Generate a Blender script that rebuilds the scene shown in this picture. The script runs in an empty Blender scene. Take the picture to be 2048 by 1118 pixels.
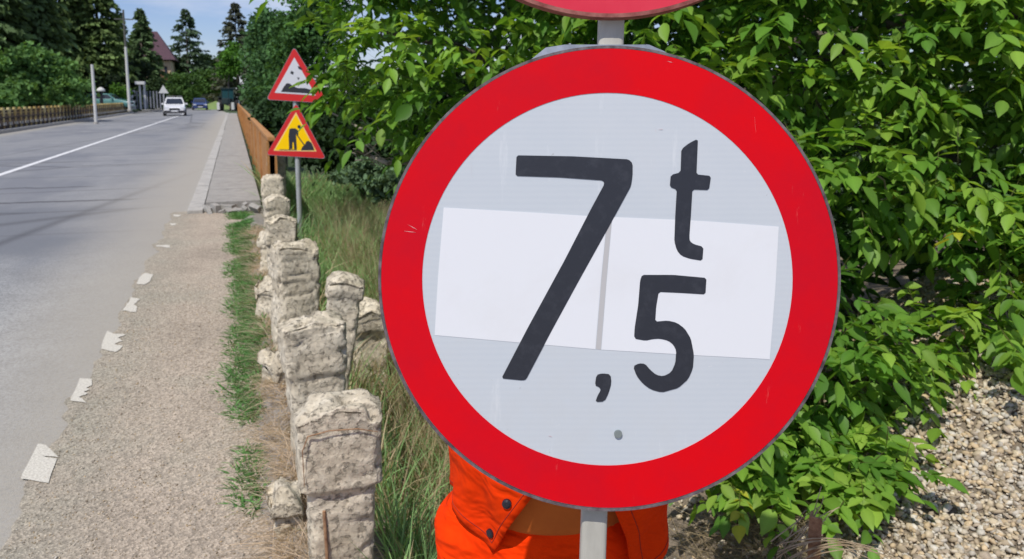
import bpy, bmesh, math, random
import numpy as np
from mathutils import Vector, Matrix, noise
R=math.radians
rng=np.random.default_rng(7); random.seed(7)
sc=bpy.context.scene; C=sc.collection
# ---------------------------------------------------------------- camera
F=1518.0; VX,VY=465.0,196.0; CH=1.5; YP=394.0      # YP: the optical axis sits above the middle of the cropped picture
pitch=math.atan((YP-VY)/F)
yaw=math.atan((1024-VX)/(F*math.cos(pitch)+(YP-VY)*math.sin(pitch)))
fw=Vector((math.sin(yaw)*math.cos(pitch),math.cos(yaw)*math.cos(pitch),-math.sin(pitch)))
rt=Vector((math.cos(yaw),-math.sin(yaw),0)); up=rt.cross(fw)
CAM=Vector((0,0,CH))
cd=bpy.data.cameras.new('camera'); co=bpy.data.objects.new('camera',cd); C.objects.link(co)
cd.sensor_width=36; cd.lens=36*F/2048; cd.shift_y=-(559-YP)/2048; cd.clip_start=.05; cd.clip_end=3000
co.matrix_world=Matrix(((rt.x,up.x,-fw.x,0),(rt.y,up.y,-fw.y,0),(rt.z,up.z,-fw.z,CH),(0,0,0,1)))
cd.dof.use_dof=True; cd.dof.focus_distance=1.05; cd.dof.aperture_fstop=11
sc.camera=co
def ray(x,y): return fw+rt*((x-1024)/F)+up*((YP-y)/F)
def P(x,y,d): return CAM+ray(x,y)*d                 # point at depth d
def G(x,y,z=0):
    r=ray(x,y); return CAM+r*((z-CH)/r.z)           # point on a level
def PY(x,y,Y):
    r=ray(x,y); return CAM+r*(Y/r.y)                # point at road distance Y
# ---------------------------------------------------------------- world, sun
SUN=Vector((-.66,-.64,1.45)).normalized()
el=math.asin(SUN.z); rot=math.atan2(SUN.x,SUN.y)
w=bpy.data.worlds.new('World'); sc.world=w; w.use_nodes=True
nt=w.node_tree; N=nt.nodes; L=nt.links; bg=N['Background']
sky=N.new('ShaderNodeTexSky'); sky.sky_type='NISHITA'; sky.sun_disc=False
sky.sun_elevation=el; sky.sun_rotation=rot; sky.air_density=1.0; sky.dust_density=.3; sky.ozone_density=4.0
tc=N.new('ShaderNodeTexCoord'); mp=N.new('ShaderNodeMapping'); mp.inputs['Scale'].default_value=(1,1,3.2)
nz=N.new('ShaderNodeTexNoise'); nz.inputs['Scale'].default_value=3.1; nz.inputs['Detail'].default_value=8; nz.inputs['Roughness'].default_value=.55
cr=N.new('ShaderNodeValToRGB'); cr.color_ramp.elements[0].position=.44; cr.color_ramp.elements[1].position=.68
mx=N.new('ShaderNodeMix'); mx.data_type='RGBA'; mx.inputs[7].default_value=(7.0,7.4,8.6,1)
L.new(tc.outputs['Generated'],mp.inputs[0]); L.new(mp.outputs[0],nz.inputs[0]); L.new(nz.outputs[0],cr.inputs[0])
L.new(cr.outputs[0],mx.inputs[0]); tn=N.new('ShaderNodeMix'); tn.data_type='RGBA'; tn.blend_type='MULTIPLY'; tn.inputs[0].default_value=1; tn.inputs[7].default_value=(.98,.96,1.16,1); L.new(sky.outputs[0],tn.inputs[6]); L.new(tn.outputs[2],mx.inputs[6]); L.new(mx.outputs[2],bg.inputs[0])
bg.inputs[1].default_value=.1
sl=bpy.data.lights.new('sun','SUN'); sl.energy=4.0; sl.angle=R(.5); sl.color=(1,.95,.87)
so=bpy.data.objects.new('sun',sl); C.objects.link(so); so.rotation_euler=SUN.to_track_quat('Z','Y').to_euler()
sc.view_settings.view_transform='Standard'; sc.view_settings.look='None'; sc.view_settings.gamma=1
sc.view_settings.exposure=0.0
sc.render.resolution_x=1024; sc.render.resolution_y=559
# ---------------------------------------------------------------- helpers
def tag(o,label=None,cat=None,group=None,kind=None):
    if label:o['label']=label
    if cat:o['category']=cat
    if group:o['group']=group
    if kind:o['kind']=kind
    return o
def link(o,parent=None):
    C.objects.link(o)
    if parent is not None:o.parent=parent
    return o
def empty(name,loc=(0,0,0),rz=0):
    o=bpy.data.objects.new(name,None); link(o); o.location=loc; o.rotation_euler=(0,0,rz); o.empty_display_size=.1; return o
def thing(name,label,cat,loc=(0,0,0),rz=0,group=None): return tag(empty(name,loc,rz),label,cat,group)
def mesh_np(name,V,Fc,mat,parent=None,cols=None,smooth=False):
    V=np.asarray(V,dtype=np.float32); Fc=np.asarray(Fc,dtype=np.int32); k=Fc.shape[1]
    m=bpy.data.meshes.new(name); m.vertices.add(len(V)); m.vertices.foreach_set('co',V.ravel())
    m.loops.add(Fc.size); m.loops.foreach_set('vertex_index',Fc.ravel())
    m.polygons.add(len(Fc)); m.polygons.foreach_set('loop_start',np.arange(0,Fc.size,k,dtype=np.int32))
    if smooth: m.polygons.foreach_set('use_smooth',np.ones(len(Fc),dtype=bool))
    m.update(calc_edges=True)
    if cols is not None:
        a=m.attributes.new('tint','FLOAT_COLOR','POINT'); a.data.foreach_set('color',np.asarray(cols,dtype=np.float32).ravel())
    m.materials.append(mat); o=bpy.data.objects.new(name,m); return link(o,parent)
class MB:
    def __init__(s): s.v=[];s.f=[]
    def add(s,v,f):
        n=len(s.v); s.v+=[tuple(p) for p in v]; s.f+=[tuple(i+n for i in q) for q in f]; return s
    def box(s,x0,x1,y0,y1,z0,z1,M=None):
        v=[Vector((x,y,z)) for z in(z0,z1) for y in(y0,y1) for x in(x0,x1)]
        if M: v=[M@p for p in v]
        return s.add(v,[(0,2,3,1),(4,5,7,6),(0,1,5,4),(2,6,7,3),(0,4,6,2),(1,3,7,5)])
    def tube(s,pts,rad,n=8,cap=True):
        pts=[Vector(p) for p in pts]
        if not hasattr(rad,'__len__'): rad=[rad]*len(pts)
        V=[];a=None
        for i,p in enumerate(pts):
            t=(pts[min(i+1,len(pts)-1)]-pts[max(i-1,0)]).normalized()
            if a is None: a=t.orthogonal().normalized()
            else: a=(a-t*a.dot(t)).normalized()
            b=t.cross(a)
            V+=[p+(a*math.cos(2*math.pi*k/n)+b*math.sin(2*math.pi*k/n))*rad[i] for k in range(n)]
        Fq=[(i*n+k,i*n+(k+1)%n,(i+1)*n+(k+1)%n,(i+1)*n+k) for i in range(len(pts)-1) for k in range(n)]
        if cap: Fq+=[tuple(range(n-1,-1,-1)),tuple((len(pts)-1)*n+k for k in range(n))]
        return s.add(V,Fq)
    def cyl(s,c,r,y0,y1,n=20,ax='y',r2=None):
        r2=r if r2 is None else r2; V=[]
        for q,(yy,rr) in enumerate(((y0,r),(y1,r2))):
            for k in range(n):
                a=2*math.pi*k/n; u,v=rr*math.cos(a),rr*math.sin(a)
                V.append({'y':(c[0]+u,yy,c[2]+v),'x':(yy,c[1]+u,c[2]+v),'z':(c[0]+u,c[1]+v,yy)}[ax])
        Fq=[(k,(k+1)%n,n+(k+1)%n,n+k) for k in range(n)]+[tuple(range(n-1,-1,-1)),tuple(range(n,2*n))]
        return s.add(V,Fq)
    def prism(s,pts,fn,t0,t1):           # polygon pts (2d), fn(u,v,t)->3d
        n=len(pts); V=[fn(u,v,t0) for u,v in pts]+[fn(u,v,t1) for u,v in pts]
        return s.add(V,[tuple(range(n)),tuple(range(2*n-1,n-1,-1))]+[(k,k+n,(k+1)%n+n,(k+1)%n) for k in range(n)])
    def build(s,name,mat,parent=None,smooth=False,bevel=0,fix=True):
        m=bpy.data.meshes.new(name); m.from_pydata(s.v,[],s.f); m.materials.append(mat)
        if fix:
            b=bmesh.new(); b.from_mesh(m); bmesh.ops.recalc_face_normals(b,faces=b.faces)
            if bevel: bmesh.ops.bevel(b,geom=b.edges[:],offset=bevel,segments=2,affect='EDGES',profile=.7)
            b.to_mesh(m); b.free()
        if smooth: m.polygons.foreach_set('use_smooth',[True]*len(m.polygons))
        m.update(); o=bpy.data.objects.new(name,m); return link(o,parent)
def dup(o,parent=None):
    c=o.copy(); C.objects.link(c); c.parent=parent
    for ch in list(o.children): dup(ch,c)
    return c
# ---------------------------------------------------------------- materials
def mat(name,col=(.5,.5,.5),rough=.6,metal=0,spec=.5,var=None,bump=None,trans=0,coat=0):
    """var=(scale,detail,[(pos,col)...]); bump=(scale,strength,dist)"""
    m=bpy.data.materials.new(name); m.use_nodes=True; n=m.node_tree.nodes; l=m.node_tree.links
    b=n['Principled BSDF']; b.inputs['Base Color'].default_value=(*col,1); b.inputs['Roughness'].default_value=rough
    b.inputs['Metallic'].default_value=metal; b.inputs['Specular IOR Level'].default_value=spec; b.inputs['Coat Weight'].default_value=coat
    g=n.new('ShaderNodeTexCoord')
    if var:
        t=n.new('ShaderNodeTexNoise'); t.inputs['Scale'].default_value=var[0]; t.inputs['Detail'].default_value=var[1]; t.inputs['Roughness'].default_value=.65
        r=n.new('ShaderNodeValToRGB'); e=r.color_ramp.elements
        for i,(p,c) in enumerate(var[2]):
            q=e[i] if i<2 else e.new(p)
            q.position=p; q.color=(*c,1)
        l.new(g.outputs['Object'],t.inputs[0]); l.new(t.outputs[0],r.inputs[0]); l.new(r.outputs[0],b.inputs['Base Color'])
    if bump:
        t=n.new('ShaderNodeTexNoise'); t.inputs['Scale'].default_value=bump[0]; t.inputs['Detail'].default_value=6
        u=n.new('ShaderNodeBump'); u.inputs['Strength'].default_value=bump[1]; u.inputs['Distance'].default_value=bump[2]
        l.new(g.outputs['Object'],t.inputs[0]); l.new(t.outputs[0],u.inputs['Height']); l.new(u.outputs[0],b.inputs['Normal'])
    return m
class NB:
    """small node-graph builder"""
    def __init__(s,name,rough=.8):
        s.m=bpy.data.materials.new(name); s.m.use_nodes=True; s.n=s.m.node_tree.nodes; s.l=s.m.node_tree.links
        s.b=s.n['Principled BSDF']; s.b.inputs['Roughness'].default_value=rough; s.tc=s.n.new('ShaderNodeTexCoord').outputs['Object']
    def map(s,sc3,src=None):
        q=s.n.new('ShaderNodeMapping'); q.inputs['Scale'].default_value=sc3; s.l.new(src or s.tc,q.inputs[0]); return q.outputs[0]
    def noise(s,scale,detail=5,rough=.6,v=None,dist=0):
        q=s.n.new('ShaderNodeTexNoise'); q.inputs['Scale'].default_value=scale; q.inputs['Detail'].default_value=detail; q.inputs['Roughness'].default_value=rough; q.inputs['Distortion'].default_value=dist
        s.l.new(v or s.tc,q.inputs[0]); return q.outputs[0]
    def voro(s,scale,feat='F1',out='Distance',v=None,rnd=1):
        q=s.n.new('ShaderNodeTexVoronoi'); q.feature=feat; q.inputs['Scale'].default_value=scale; q.inputs['Randomness'].default_value=rnd; s.l.new(v or s.tc,q.inputs['Vector']); return q.outputs[out]
    def ramp(s,f,els,interp='LINEAR'):
        q=s.n.new('ShaderNodeValToRGB'); q.color_ramp.interpolation=interp; e=q.color_ramp.elements
        for i,(p,c) in enumerate(els):
            if not hasattr(c,'__len__'): c=(c,c,c)
            x=e[i] if i<2 else e.new(p); x.position=p; x.color=(*c,1)
        s.l.new(f,q.inputs[0]); return q.outputs[0]
    def mix(s,fac,a,b,mode='MIX'):
        q=s.n.new('ShaderNodeMix'); q.data_type='RGBA'; q.blend_type=mode
        for i,x in ((0,fac),(6,a),(7,b)):
            if isinstance(x,(int,float)): q.inputs[i].default_value=x
            elif isinstance(x,tuple): q.inputs[i].default_value=(*x,1)
            else: s.l.new(x,q.inputs[i])
        return q.outputs[2]
    def math(s,op,a,b=0,c=0,clamp=False):
        q=s.n.new('ShaderNodeMath'); q.operation=op; q.use_clamp=clamp
        for i,x in enumerate((a,b,c)):
            if isinstance(x,(int,float)): q.inputs[i].default_value=x
            else: s.l.new(x,q.inputs[i])
        return q.outputs[0]
    def xyz(s,v=None):
        q=s.n.new('ShaderNodeSeparateXYZ'); s.l.new(v or s.tc,q.inputs[0]); return q.outputs
    def sm(s,x,a,b):
        q=s.n.new('ShaderNodeMapRange'); q.interpolation_type='SMOOTHSTEP'; s.l.new(x,q.inputs[0]); q.inputs[1].default_value=a; q.inputs[2].default_value=b; return q.outputs[0]
    def bump(s,h,st,dist):
        q=s.n.new('ShaderNodeBump'); q.inputs['Strength'].default_value=st; q.inputs['Distance'].default_value=dist; s.l.new(h,q.inputs['Height'])
        if s.b.inputs['Normal'].is_linked: s.l.new(s.b.inputs['Normal'].links[0].from_socket,q.inputs['Normal'])
        s.l.new(q.outputs[0],s.b.inputs['Normal'])
    def col(s,c):
        if isinstance(c,tuple): s.b.inputs['Base Color'].default_value=(*c,1)
        else: s.l.new(c,s.b.inputs['Base Color'])
        return s.m
def leafmat(name,rough=.5,trans=.35,spec=.35):
    k=NB(name,rough); a=k.n.new('ShaderNodeAttribute'); a.attribute_name='tint'
    k.b.inputs['Specular IOR Level'].default_value=spec
    k.l.new(a.outputs['Color'],k.b.inputs['Base Color'])
    t=k.n.new('ShaderNodeBsdfTranslucent'); g=k.mix(1.0,a.outputs['Color'],(1.5,1.35,.6),'MULTIPLY'); k.l.new(g,t.inputs[0])
    x=k.n.new('ShaderNodeMixShader'); x.inputs[0].default_value=trans
    k.l.new(k.b.outputs[0],x.inputs[1]); k.l.new(t.outputs[0],x.inputs[2]); k.l.new(x.outputs[0],k.n['Material Output'].inputs[0])
    return k.m
M_leaf=leafmat('walnut leaf',.5,.4,.3); M_far=leafmat('far foliage',.75,.25,.15); M_grass=leafmat('grass blade',.6,.3,.2)
M_bark=mat('bark',rough=.9,var=(14,6,[(.3,(.05,.04,.032)),(.7,(.19,.16,.13))]),bump=(40,.6,.01))
M_stem=mat('dry stem',rough=.8,var=(20,4,[(.3,(.22,.15,.08)),(.7,(.45,.36,.24))]))
# road
k=NB('asphalt',.85); X,Y,Z=k.xyz()
base=k.ramp(k.noise(.55,6,.6,k.map((1,.3,1))),[(.3,(.235,.24,.245)),(.5,(.30,.303,.30)),(.7,(.37,.365,.35))])
grit=k.ramp(k.voro(95,out='Color'),[(.1,.5),(.5,1.0),(.9,1.45)]); base=k.mix(.7,base,grit,'MULTIPLY'); base=k.mix(.8,base,k.ramp(k.noise(2.2,6,.75),[(.3,.72),(.5,1.0),(.7,1.2)]),'MULTIPLY')
base=k.mix(k.ramp(k.noise(260,2),[(.6,0),(.72,.5)]),base,(.36,.34,.31))
dk=k.ramp(k.noise(.33,4,.6,k.map((1.1,.5,1))),[(.5,0),(.6,.8)]); base=k.mix(k.math('MULTIPLY',dk,k.sm(Y,5.5,9)),base,(.13,.14,.165))
base=k.mix(k.math('MULTIPLY',k.sm(k.math('ADD',Y,k.math('MULTIPLY',k.noise(.5,4),1.5)),7.2,10.5),.62),base,(.185,.19,.205))
pX=k.math('ABSOLUTE',k.math('ADD',X,2.7)); pY=k.math('ABSOLUTE',k.math('SUBTRACT',Y,10.2)); pn=k.math('MULTIPLY',k.math('SUBTRACT',k.noise(.8,5,.6),.5),2.2)
pm=k.math('MULTIPLY',k.sm(k.math('ADD',pX,pn),1.5,.5),k.sm(k.math('ADD',pY,pn),2.6,1.4)); base=k.mix(k.math('MULTIPLY',pm,.75),base,(.135,.145,.165))
yw=k.math('ADD',Y,k.math('MULTIPLY',k.math('SUBTRACT',k.noise(.7,5,.6,k.map((1,.1,1))),.5),.9))
for y0,x0,x1,a_ in ((12.6,-3.6,-1.4,.8),(14.6,-6.5,-2.3,.7),(21.5,-9,-4.6,.7),(19.2,-3.3,-1.2,.7),(27,-6,-2,.6),(34,-4,-1,.5)):
    ln=k.math('MULTIPLY',k.sm(k.math('ABSOLUTE',k.math('SUBTRACT',yw,y0)),.12,.03),k.math('MULTIPLY',k.sm(X,x0-.2,x0+.2),k.sm(X,x1+.2,x1-.2))); base=k.mix(k.math('MULTIPLY',ln,a_),base,(.05,.05,.055))
sp=k.ramp(k.voro(.2,'DISTANCE_TO_EDGE',v=k.map((1,.16,1))),[(0,1),(.012,0)])      # patch joints
base=k.mix(k.math('MULTIPLY',sp,.55),base,(.05,.05,.055))
ck=k.ramp(k.voro(.42,'DISTANCE_TO_EDGE',v=k.map((.22,1.0,1))),[(0,1),(.022,0)])
base=k.mix(k.math('MULTIPLY',k.math('MULTIPLY',ck,.75),k.sm(Y,8,12)),base,(.06,.06,.065))
de=k.math('ADD',X,k.math('MULTIPLY',k.math('SUBTRACT',k.noise(.9,5,.6,k.map((1,.4,1))),.5),.7))
dust=k.math('MULTIPLY',k.sm(de,-1.9,-.75),k.ramp(k.noise(55,4),[(.25,.5),(.6,1)])); base=k.mix(dust,base,(.36,.33,.28)); base=k.mix(k.math('MULTIPLY',k.math('MULTIPLY',k.sm(de,-2.6,-1.2),k.sm(Y,9,12)),.4),base,(.34,.32,.28))
dl=k.math('MULTIPLY',k.sm(de,-8.2,-9.1),.8); base=k.mix(dl,base,(.33,.31,.27))
k.bump(k.noise(130,4),.6,.005); M_road=k.col(base)
# shoulder: compacted grit
k=NB('grit shoulder',.95)
g1=k.ramp(k.noise(1.1,5,.6),[(.3,(.33,.275,.215)),(.5,(.42,.35,.275)),(.7,(.37,.33,.26))])
sx,sy,_=k.xyz()
g1=k.mix(k.math('MULTIPLY',k.sm(sx,-.35,-.75),k.ramp(k.noise(5,4),[(.35,.35),(.65,.8)])),g1,(.31,.29,.23))
v1=k.voro(110,out='Color'); g2=k.ramp(v1,[(.1,.45),(.5,.95),(.85,1.5)]); g1=k.mix(.7,g1,g2,'MULTIPLY')
n1=k.noise(75,5,.75); g1=k.mix(k.ramp(n1,[(.56,0),(.66,.75)]),g1,(.13,.115,.095)); g1=k.mix(k.ramp(k.noise(95,4,.7,k.map((1,1,1.1))),[(.60,0),(.70,.8)]),g1,(.55,.5,.42))
k.bump(n1,.5,.006); k.bump(k.voro(110),.6,.006); M_shoulder=k.col(g1)
# soil
k=NB('soil',.95)
s1=k.ramp(k.noise(3,6,.65),[(.3,(.19,.15,.11)),(.5,(.29,.235,.175)),(.7,(.36,.30,.22))])
s1=k.mix(.6,s1,k.ramp(k.voro(45,out='Color'),[(0,.5),(1,1.3)]),'MULTIPLY')
gx_,gy,_=k.xyz(); s1=k.mix(k.sm(gx_,1.45,1.8),s1,(.26,.21,.15)); s1=k.mix(k.sm(gx_,.46,.26),s1,k.mix(.5,(.41,.335,.27),k.ramp(k.noise(30,5,.7),[(.35,.2),(.65,.55)]))); s1=k.mix(k.sm(gy,7,16),s1,(.045,.075,.022))
k.bump(k.noise(30,6,.7),1,.03); M_soil=k.col(s1)
# concrete of the posts, exposed pebbles
def concrete(name,a,b,c,peb=1):
    k=NB(name,.95)
    q=k.ramp(k.noise(6,6,.7),[(.3,a),(.5,b),(.7,c)])
    vd=k.voro(62,rnd=1); vc=k.voro(62,out='Color')
    q=k.mix(.32*peb,q,k.ramp(vc,[(.1,.55),(.5,1),(.9,1.35)]),'MULTIPLY')
    q=k.mix(k.ramp(vd,[(.66,0),(.9,.25*peb)]),q,(.2,.17,.12))
    q=k.mix(k.ramp(k.noise(11,5,.7),[(.6,0),(.72,.55)]),q,(.15,.13,.105))
    n=k.noise(24,7,.75); k.bump(n,.9,.012); pt=k.noise(46,5,.7); k.bump(k.ramp(pt,[(.36,0),(.46,1)]),.8*peb,.008); q=k.mix(k.ramp(pt,[(.34,.7*peb),(.44,0)]),q,(.16,.13,.10)); k.bump(k.math('MULTIPLY',vd,k.ramp(k.noise(7,3),[(.4,0),(.6,1)])),.35*peb,-.003); return k.col(q)
M_post=concrete('weathered concrete',(.47,.40,.29),(.64,.565,.435),(.76,.695,.565))
M_slab=concrete('slab concrete',(.25,.24,.22),(.32,.31,.29),(.38,.365,.335),.4)
M_kerb=concrete('kerb concrete',(.33,.32,.30),(.42,.405,.375),(.48,.46,.42),.3)
M_rebar=mat('rusty iron',rough=.9,var=(60,5,[(.3,(.16,.07,.035)),(.65,(.40,.24,.13))]),bump=(120,.5,.003))
M_paint=NB('worn road paint',.8)
M_paint=(lambda k:k.col(k.mix(k.ramp(k.noise(110,5,.75),[(.42,0),(.62,.9)]),(.66,.63,.55),(.40,.37,.315))))(M_paint)
M_line=(lambda k:k.col(k.mix(k.ramp(k.noise(9,6,.7),[(.45,0),(.7,.6)]),(.72,.72,.72),(.3,.3,.3))))(NB('centre line paint',.8))
# ---------------------------------------------------------------- terrain
def ss(x,a,b):
    t=np.clip((x-a)/(b-a),0,1); return t*t*(3-2*t)
def hgt(x,y):
    x=np.asarray(x,float); y=np.asarray(y,float)
    ditch=-.32*ss(x,.34,.75)*(1-ss(x,1.0,1.7)*(1-ss(y,3,6)))
    heap=.95*ss(x,1.35,4.6)*ss(y,-3,0)*(1-ss(y,2.4,4.2))
    bank=-1.6*ss(x,1.2,6)*ss(y,7,14)*(1-ss(y,75,95))
    left=-1.4*(1-ss(x,-13.5,-10.6))*ss(y,5,20)*(1-ss(y,66,78))+.9*(1-ss(x,-15,-10.8))*ss(y,76,84)
    hill=1.2*ss(y,125,180)
    mound=(.075+.02*np.sin(y*7)+.015*np.sin(y*13+x*20))*np.exp(-((x-.17)/.10)**2)*(1-ss(y,9.5,10.5))
    und=.02*(np.sin(x*5.1+y*3.3)+np.sin(x*3.7-y*6.1))*ss(x,.5,.9)*(1-ss(x,6,9))
    return -.012+ditch+heap+bank+left+hill+mound*ss(y,1.9,2.3)+und
gx=np.unique(np.concatenate([np.linspace(-600,-30,20),np.linspace(-30,-8,34),np.linspace(-8,-1,8),np.linspace(-.6,6,90),np.linspace(6,20,22),np.linspace(20,600,16)]))
gy=np.unique(np.concatenate([np.linspace(-200,-4,12),np.linspace(-4,9,100),np.linspace(9,20,34),np.linspace(20,200,90),np.linspace(200,1500,14)]))
XX,YY=np.meshgrid(gx,gy); ZZ=hgt(XX,YY); ny,nx=XX.shape
idx=np.arange(ny*nx).reshape(ny,nx); fq=np.stack([idx[:-1,:-1],idx[:-1,1:],idx[1:,1:],idx[1:,:-1]],-1).reshape(-1,4)
o=mesh_np('ground',np.stack([XX,YY,ZZ],-1).reshape(-1,3),fq,M_soil,smooth=True); tag(o,kind='structure')
def sheet(name,x0f,x1f,ys,z,m,nxs=6):
    V=[];Fq=[]
    for y in ys:
        a,b=x0f(y),x1f(y)
        for i in range(nxs): V.append((a+(b-a)*i/(nxs-1),y,z))
    for j in range(len(ys)-1):
        for i in range(nxs-1): q=j*nxs+i; Fq.append((q,q+1,q+nxs+1,q+nxs))
    return mesh_np(name,V,Fq,m)
def crv(y): return -.00125*max(0,y-70)**2 if y>70 else 0      # the road bends left far off
ysr=list(np.linspace(-30,20,26))+list(np.linspace(22,150,60))
tag(sheet('road',lambda y:-9.25+crv(y),lambda y:-.42+crv(y) if y>10.4 else -.3,ysr,0,M_road,8),kind='structure')
nf=lambda y,s:noise.noise(Vector((y*2.3,s,0)))*.05+noise.noise(Vector((y*9,s,3)))*.02
tag(sheet('shoulder',lambda y:-.80+nf(y,1)*1.8,lambda y:.16+nf(y,5)*1.8+.04*noise.noise(Vector((y*4,2,2))),list(np.linspace(-6,10.85,340)),.005,M_shoulder,5),kind='structure')
# painted markings
mb=MB()
def flat(pts,z):
    n=len(mb.v); mb.v+=[(p[0],p[1],z) for p in pts]; mb.f.append(tuple(range(n,n+len(pts))))
ysl=list(np.linspace(-20,150,90))
V=[];Fq=[]
for i,y in enumerate(ysl):
    xc=-4.36+crv(y); V+=[(xc-.07,y,.005),(xc+.07,y,.005)]
    if i: q=2*i; Fq.append((q-2,q-1,q+1,q))
tag(mesh_np('centre_line',V,Fq,M_line),kind='structure')
patches=[[(76,888),(92,890),(108,905),(118,915),(84,912),(114,917),(97,966),(42,957),(44,948)],
 [(160,756),(183,758),(184,770),(172,776),(182,779),(168,783),(176,786),(158,794),(174,806),(140,801),(142,795)],
 [(215,661),(228,668),(252,669),(236,676),(246,682),(229,688),(246,692),(232,704),(202,697),(203,690)],
 [(262,594),(280,598),(274,604),(268,608),(275,614),(272,624),(243,621),(250,614),(257,605)],
 [(290,546),(307,549),(300,562),(288,570),(273,567),(279,554)],
 [(314,490),(338,490),(341,495),(312,493)],[(340,446),(352,446),(350,450),(342,450)],[(347,429),(362,430),(358,433),(348,433)],
 [(-40,1120),(10,1125),(-5,1200),(-90,1190)]]
mb=MB()
for pt in patches:
    # finer ragged outline
    q=[]
    for i in range(len(pt)):
        a,b=pt[i],pt[(i+1)%len(pt)]
        for t in (0,.33,.66):
            jit=1.1 if t else .4
            q.append((a[0]+(b[0]-a[0])*t+random.uniform(-jit,jit),a[1]+(b[1]-a[1])*t+random.uniform(-jit,jit)))
    flat([G(x,y,.009) for x,y in q],.0095)
tag(mb.build('edge_line',M_paint,fix=False),kind='structure')
# pavement with kerb
mb=MB(); y=10.9
for L_ in [1.5,3.6,.9,2.6,5,3,4,4,4,4,4,4,4,4,4,4,4,4]:
    n0=nf(y,9)*1.2
    mb.box(-.40+n0*.3,.30,y+.012,y+L_-.012,-.06,.115+random.uniform(-.006,.006)); y+=L_
sl_=mb.build('pavement',M_slab,bevel=.008); tag(sl_,kind='structure')
mb=MB(); y=10.6
while y<80: mb.box(-.62,-.43,y,y+.98,-.06,.045+random.uniform(-.01,.01)); y+=1.0
tag(mb.build('kerb',M_kerb,bevel=.01),kind='structure')
mb=MB(); y=4.0
while y<84: mb.box(-9.55,-9.27,y,y+1.98,-.1,.14+random.uniform(-.01,.01)); y+=2.0
tag(mb.build('kerb',M_kerb,bevel=.015),kind='structure')
mb=MB().box(-10.6,-9.56,4,84,-.1,.11); tag(mb.build('pavement',M_slab),kind='structure')
# broken concrete at the pavement's end
mb=MB()
for i in range(26):
    c=Vector((random.uniform(-.42,.34),random.uniform(10.45,10.95),random.uniform(.0,.06))); s=random.uniform(.02,.09)
    Mx=Matrix.Translation(c)@Matrix.Rotation(random.uniform(0,3),4,(random.random(),random.random(),1))
    mb.box(-s,s,-s*.7,s*.7,-s*.45,s*.45,Mx)
tag(mb.build('concrete_rubble',M_slab,bevel=.006),'crumbled concrete bits lying at the broken end of the pavement','rubble',kind='stuff')
# ================================================================ foreground road sign on its pole
D0=.99; SC=D0/F
def swgt(px,py,w=0): return P(px,py,D0)-fw*w
Lx=math.tan(R(1.98)); pd=(up*-1-rt*Lx).normalized()      # pole runs down and a little left
ptop=P(1226,60,D0)+fw*.024
t_=(ptop.z+.30)/-pd.z; pbase=ptop+pd*t_
sgn=empty('weight_limit_sign',pbase); tag(sgn,'large round red and white 7,5 t weight limit sign on a pale pole','road sign')
def rel(v): return Vector(v)-pbase
M_red=(lambda k:(k.b.inputs.__getitem__('Roughness').__setattr__('default_value',.5),
  k.col(k.mix(k.ramp(k.noise(26,7,.78,k.map((2.5,2.5,.15))),[(.66,0),(.76,.4)]),k.mix(k.ramp(k.noise(3.5,7,.7),[(.35,0),(.65,1)]),(.66,.0008,.006),(.52,.003,.014)),(.7,.25,.23))))[1])(NB('red reflective sheet')); M_red.node_tree.nodes['Principled BSDF'].inputs['Specular IOR Level'].default_value=.12
M_redup=(lambda k:k.col(k.mix(k.ramp(k.noise(9,4),[(.4,0),(.7,.6)]),(.62,.02,.045),(.70,.05,.075))))(NB('sky paled red sheet',.3))  # paler red: the sky's reflection is put into the colour
k=NB('white reflective sheet',.38); X,Y,Z=k.xyz()
wv=k.n.new('ShaderNodeTexWave'); wv.bands_direction='Z'; wv.inputs['Scale'].default_value=42; wv.inputs['Distortion'].default_value=.7; k.l.new(k.tc,wv.inputs[0])
q=k.mix(k.math('MULTIPLY',wv.outputs[0],.22),(.515,.55,.585),(.44,.485,.535))
q=k.mix(k.ramp(k.noise(5,6,.65),[(.4,0),(.7,.35)]),q,(.60,.615,.635))
q=k.mix(k.ramp(k.noise(90,6,.75,k.map((.35,1,1.6)),.5),[(.66,0),(.71,.45)]),q,(.66,.66,.65)); q=k.mix(k.ramp(k.noise(130,3,.7),[(.72,0),(.76,.5)]),q,(.3,.3,.3)); q=k.mix(k.ramp(k.noise(14,7,.75,k.map((2.2,2.2,.12))),[(.62,0),(.72,.35)]),q,(.74,.75,.76)); q=k.mix(k.ramp(k.noise(2.5,7,.75),[(.5,0),(.75,.35)]),q,(.42,.43,.42)); M_white=k.col(q)
k=NB('patch sheet',.4); q=k.mix(k.ramp(k.noise(5,6,.7,None,.4),[(.5,0),(.75,.3)]),(.70,.71,.735),(.60,.59,.585)); M_patch=k.col(q)
k=NB('black paint',.45); q=k.mix(k.ramp(k.noise(60,6,.7),[(.5,0),(.75,.6)]),(.018,.02,.028),(.045,.048,.06)); k.bump(k.noise(150,4),.2,.001); M_black=k.col(q)
M_alu=mat('sign metal',rough=.45,metal=.7,var=(30,4,[(.3,(.25,.27,.30)),(.7,(.45,.48,.52))]))
M_rim=mat('grimy rim',rough=.7,var=(60,5,[(.35,(.05,.035,.04)),(.65,(.17,.14,.15))]))
M_pole=mat('painted pole',rough=.5,var=(12,5,[(.3,(.40,.395,.36)),(.7,(.56,.55,.51))]),bump=(90,.15,.001))
k=NB('painted pole',.55); q=k.ramp(k.noise(9,6,.7,k.map((1,1,.25))),[(.3,(.33,.32,.28)),(.55,(.46,.445,.39)),(.75,(.54,.52,.46))])
q=k.mix(k.ramp(k.noise(70,5,.7),[(.62,0),(.7,.6)]),q,(.16,.13,.10)); M_pole=k.col(q)
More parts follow.
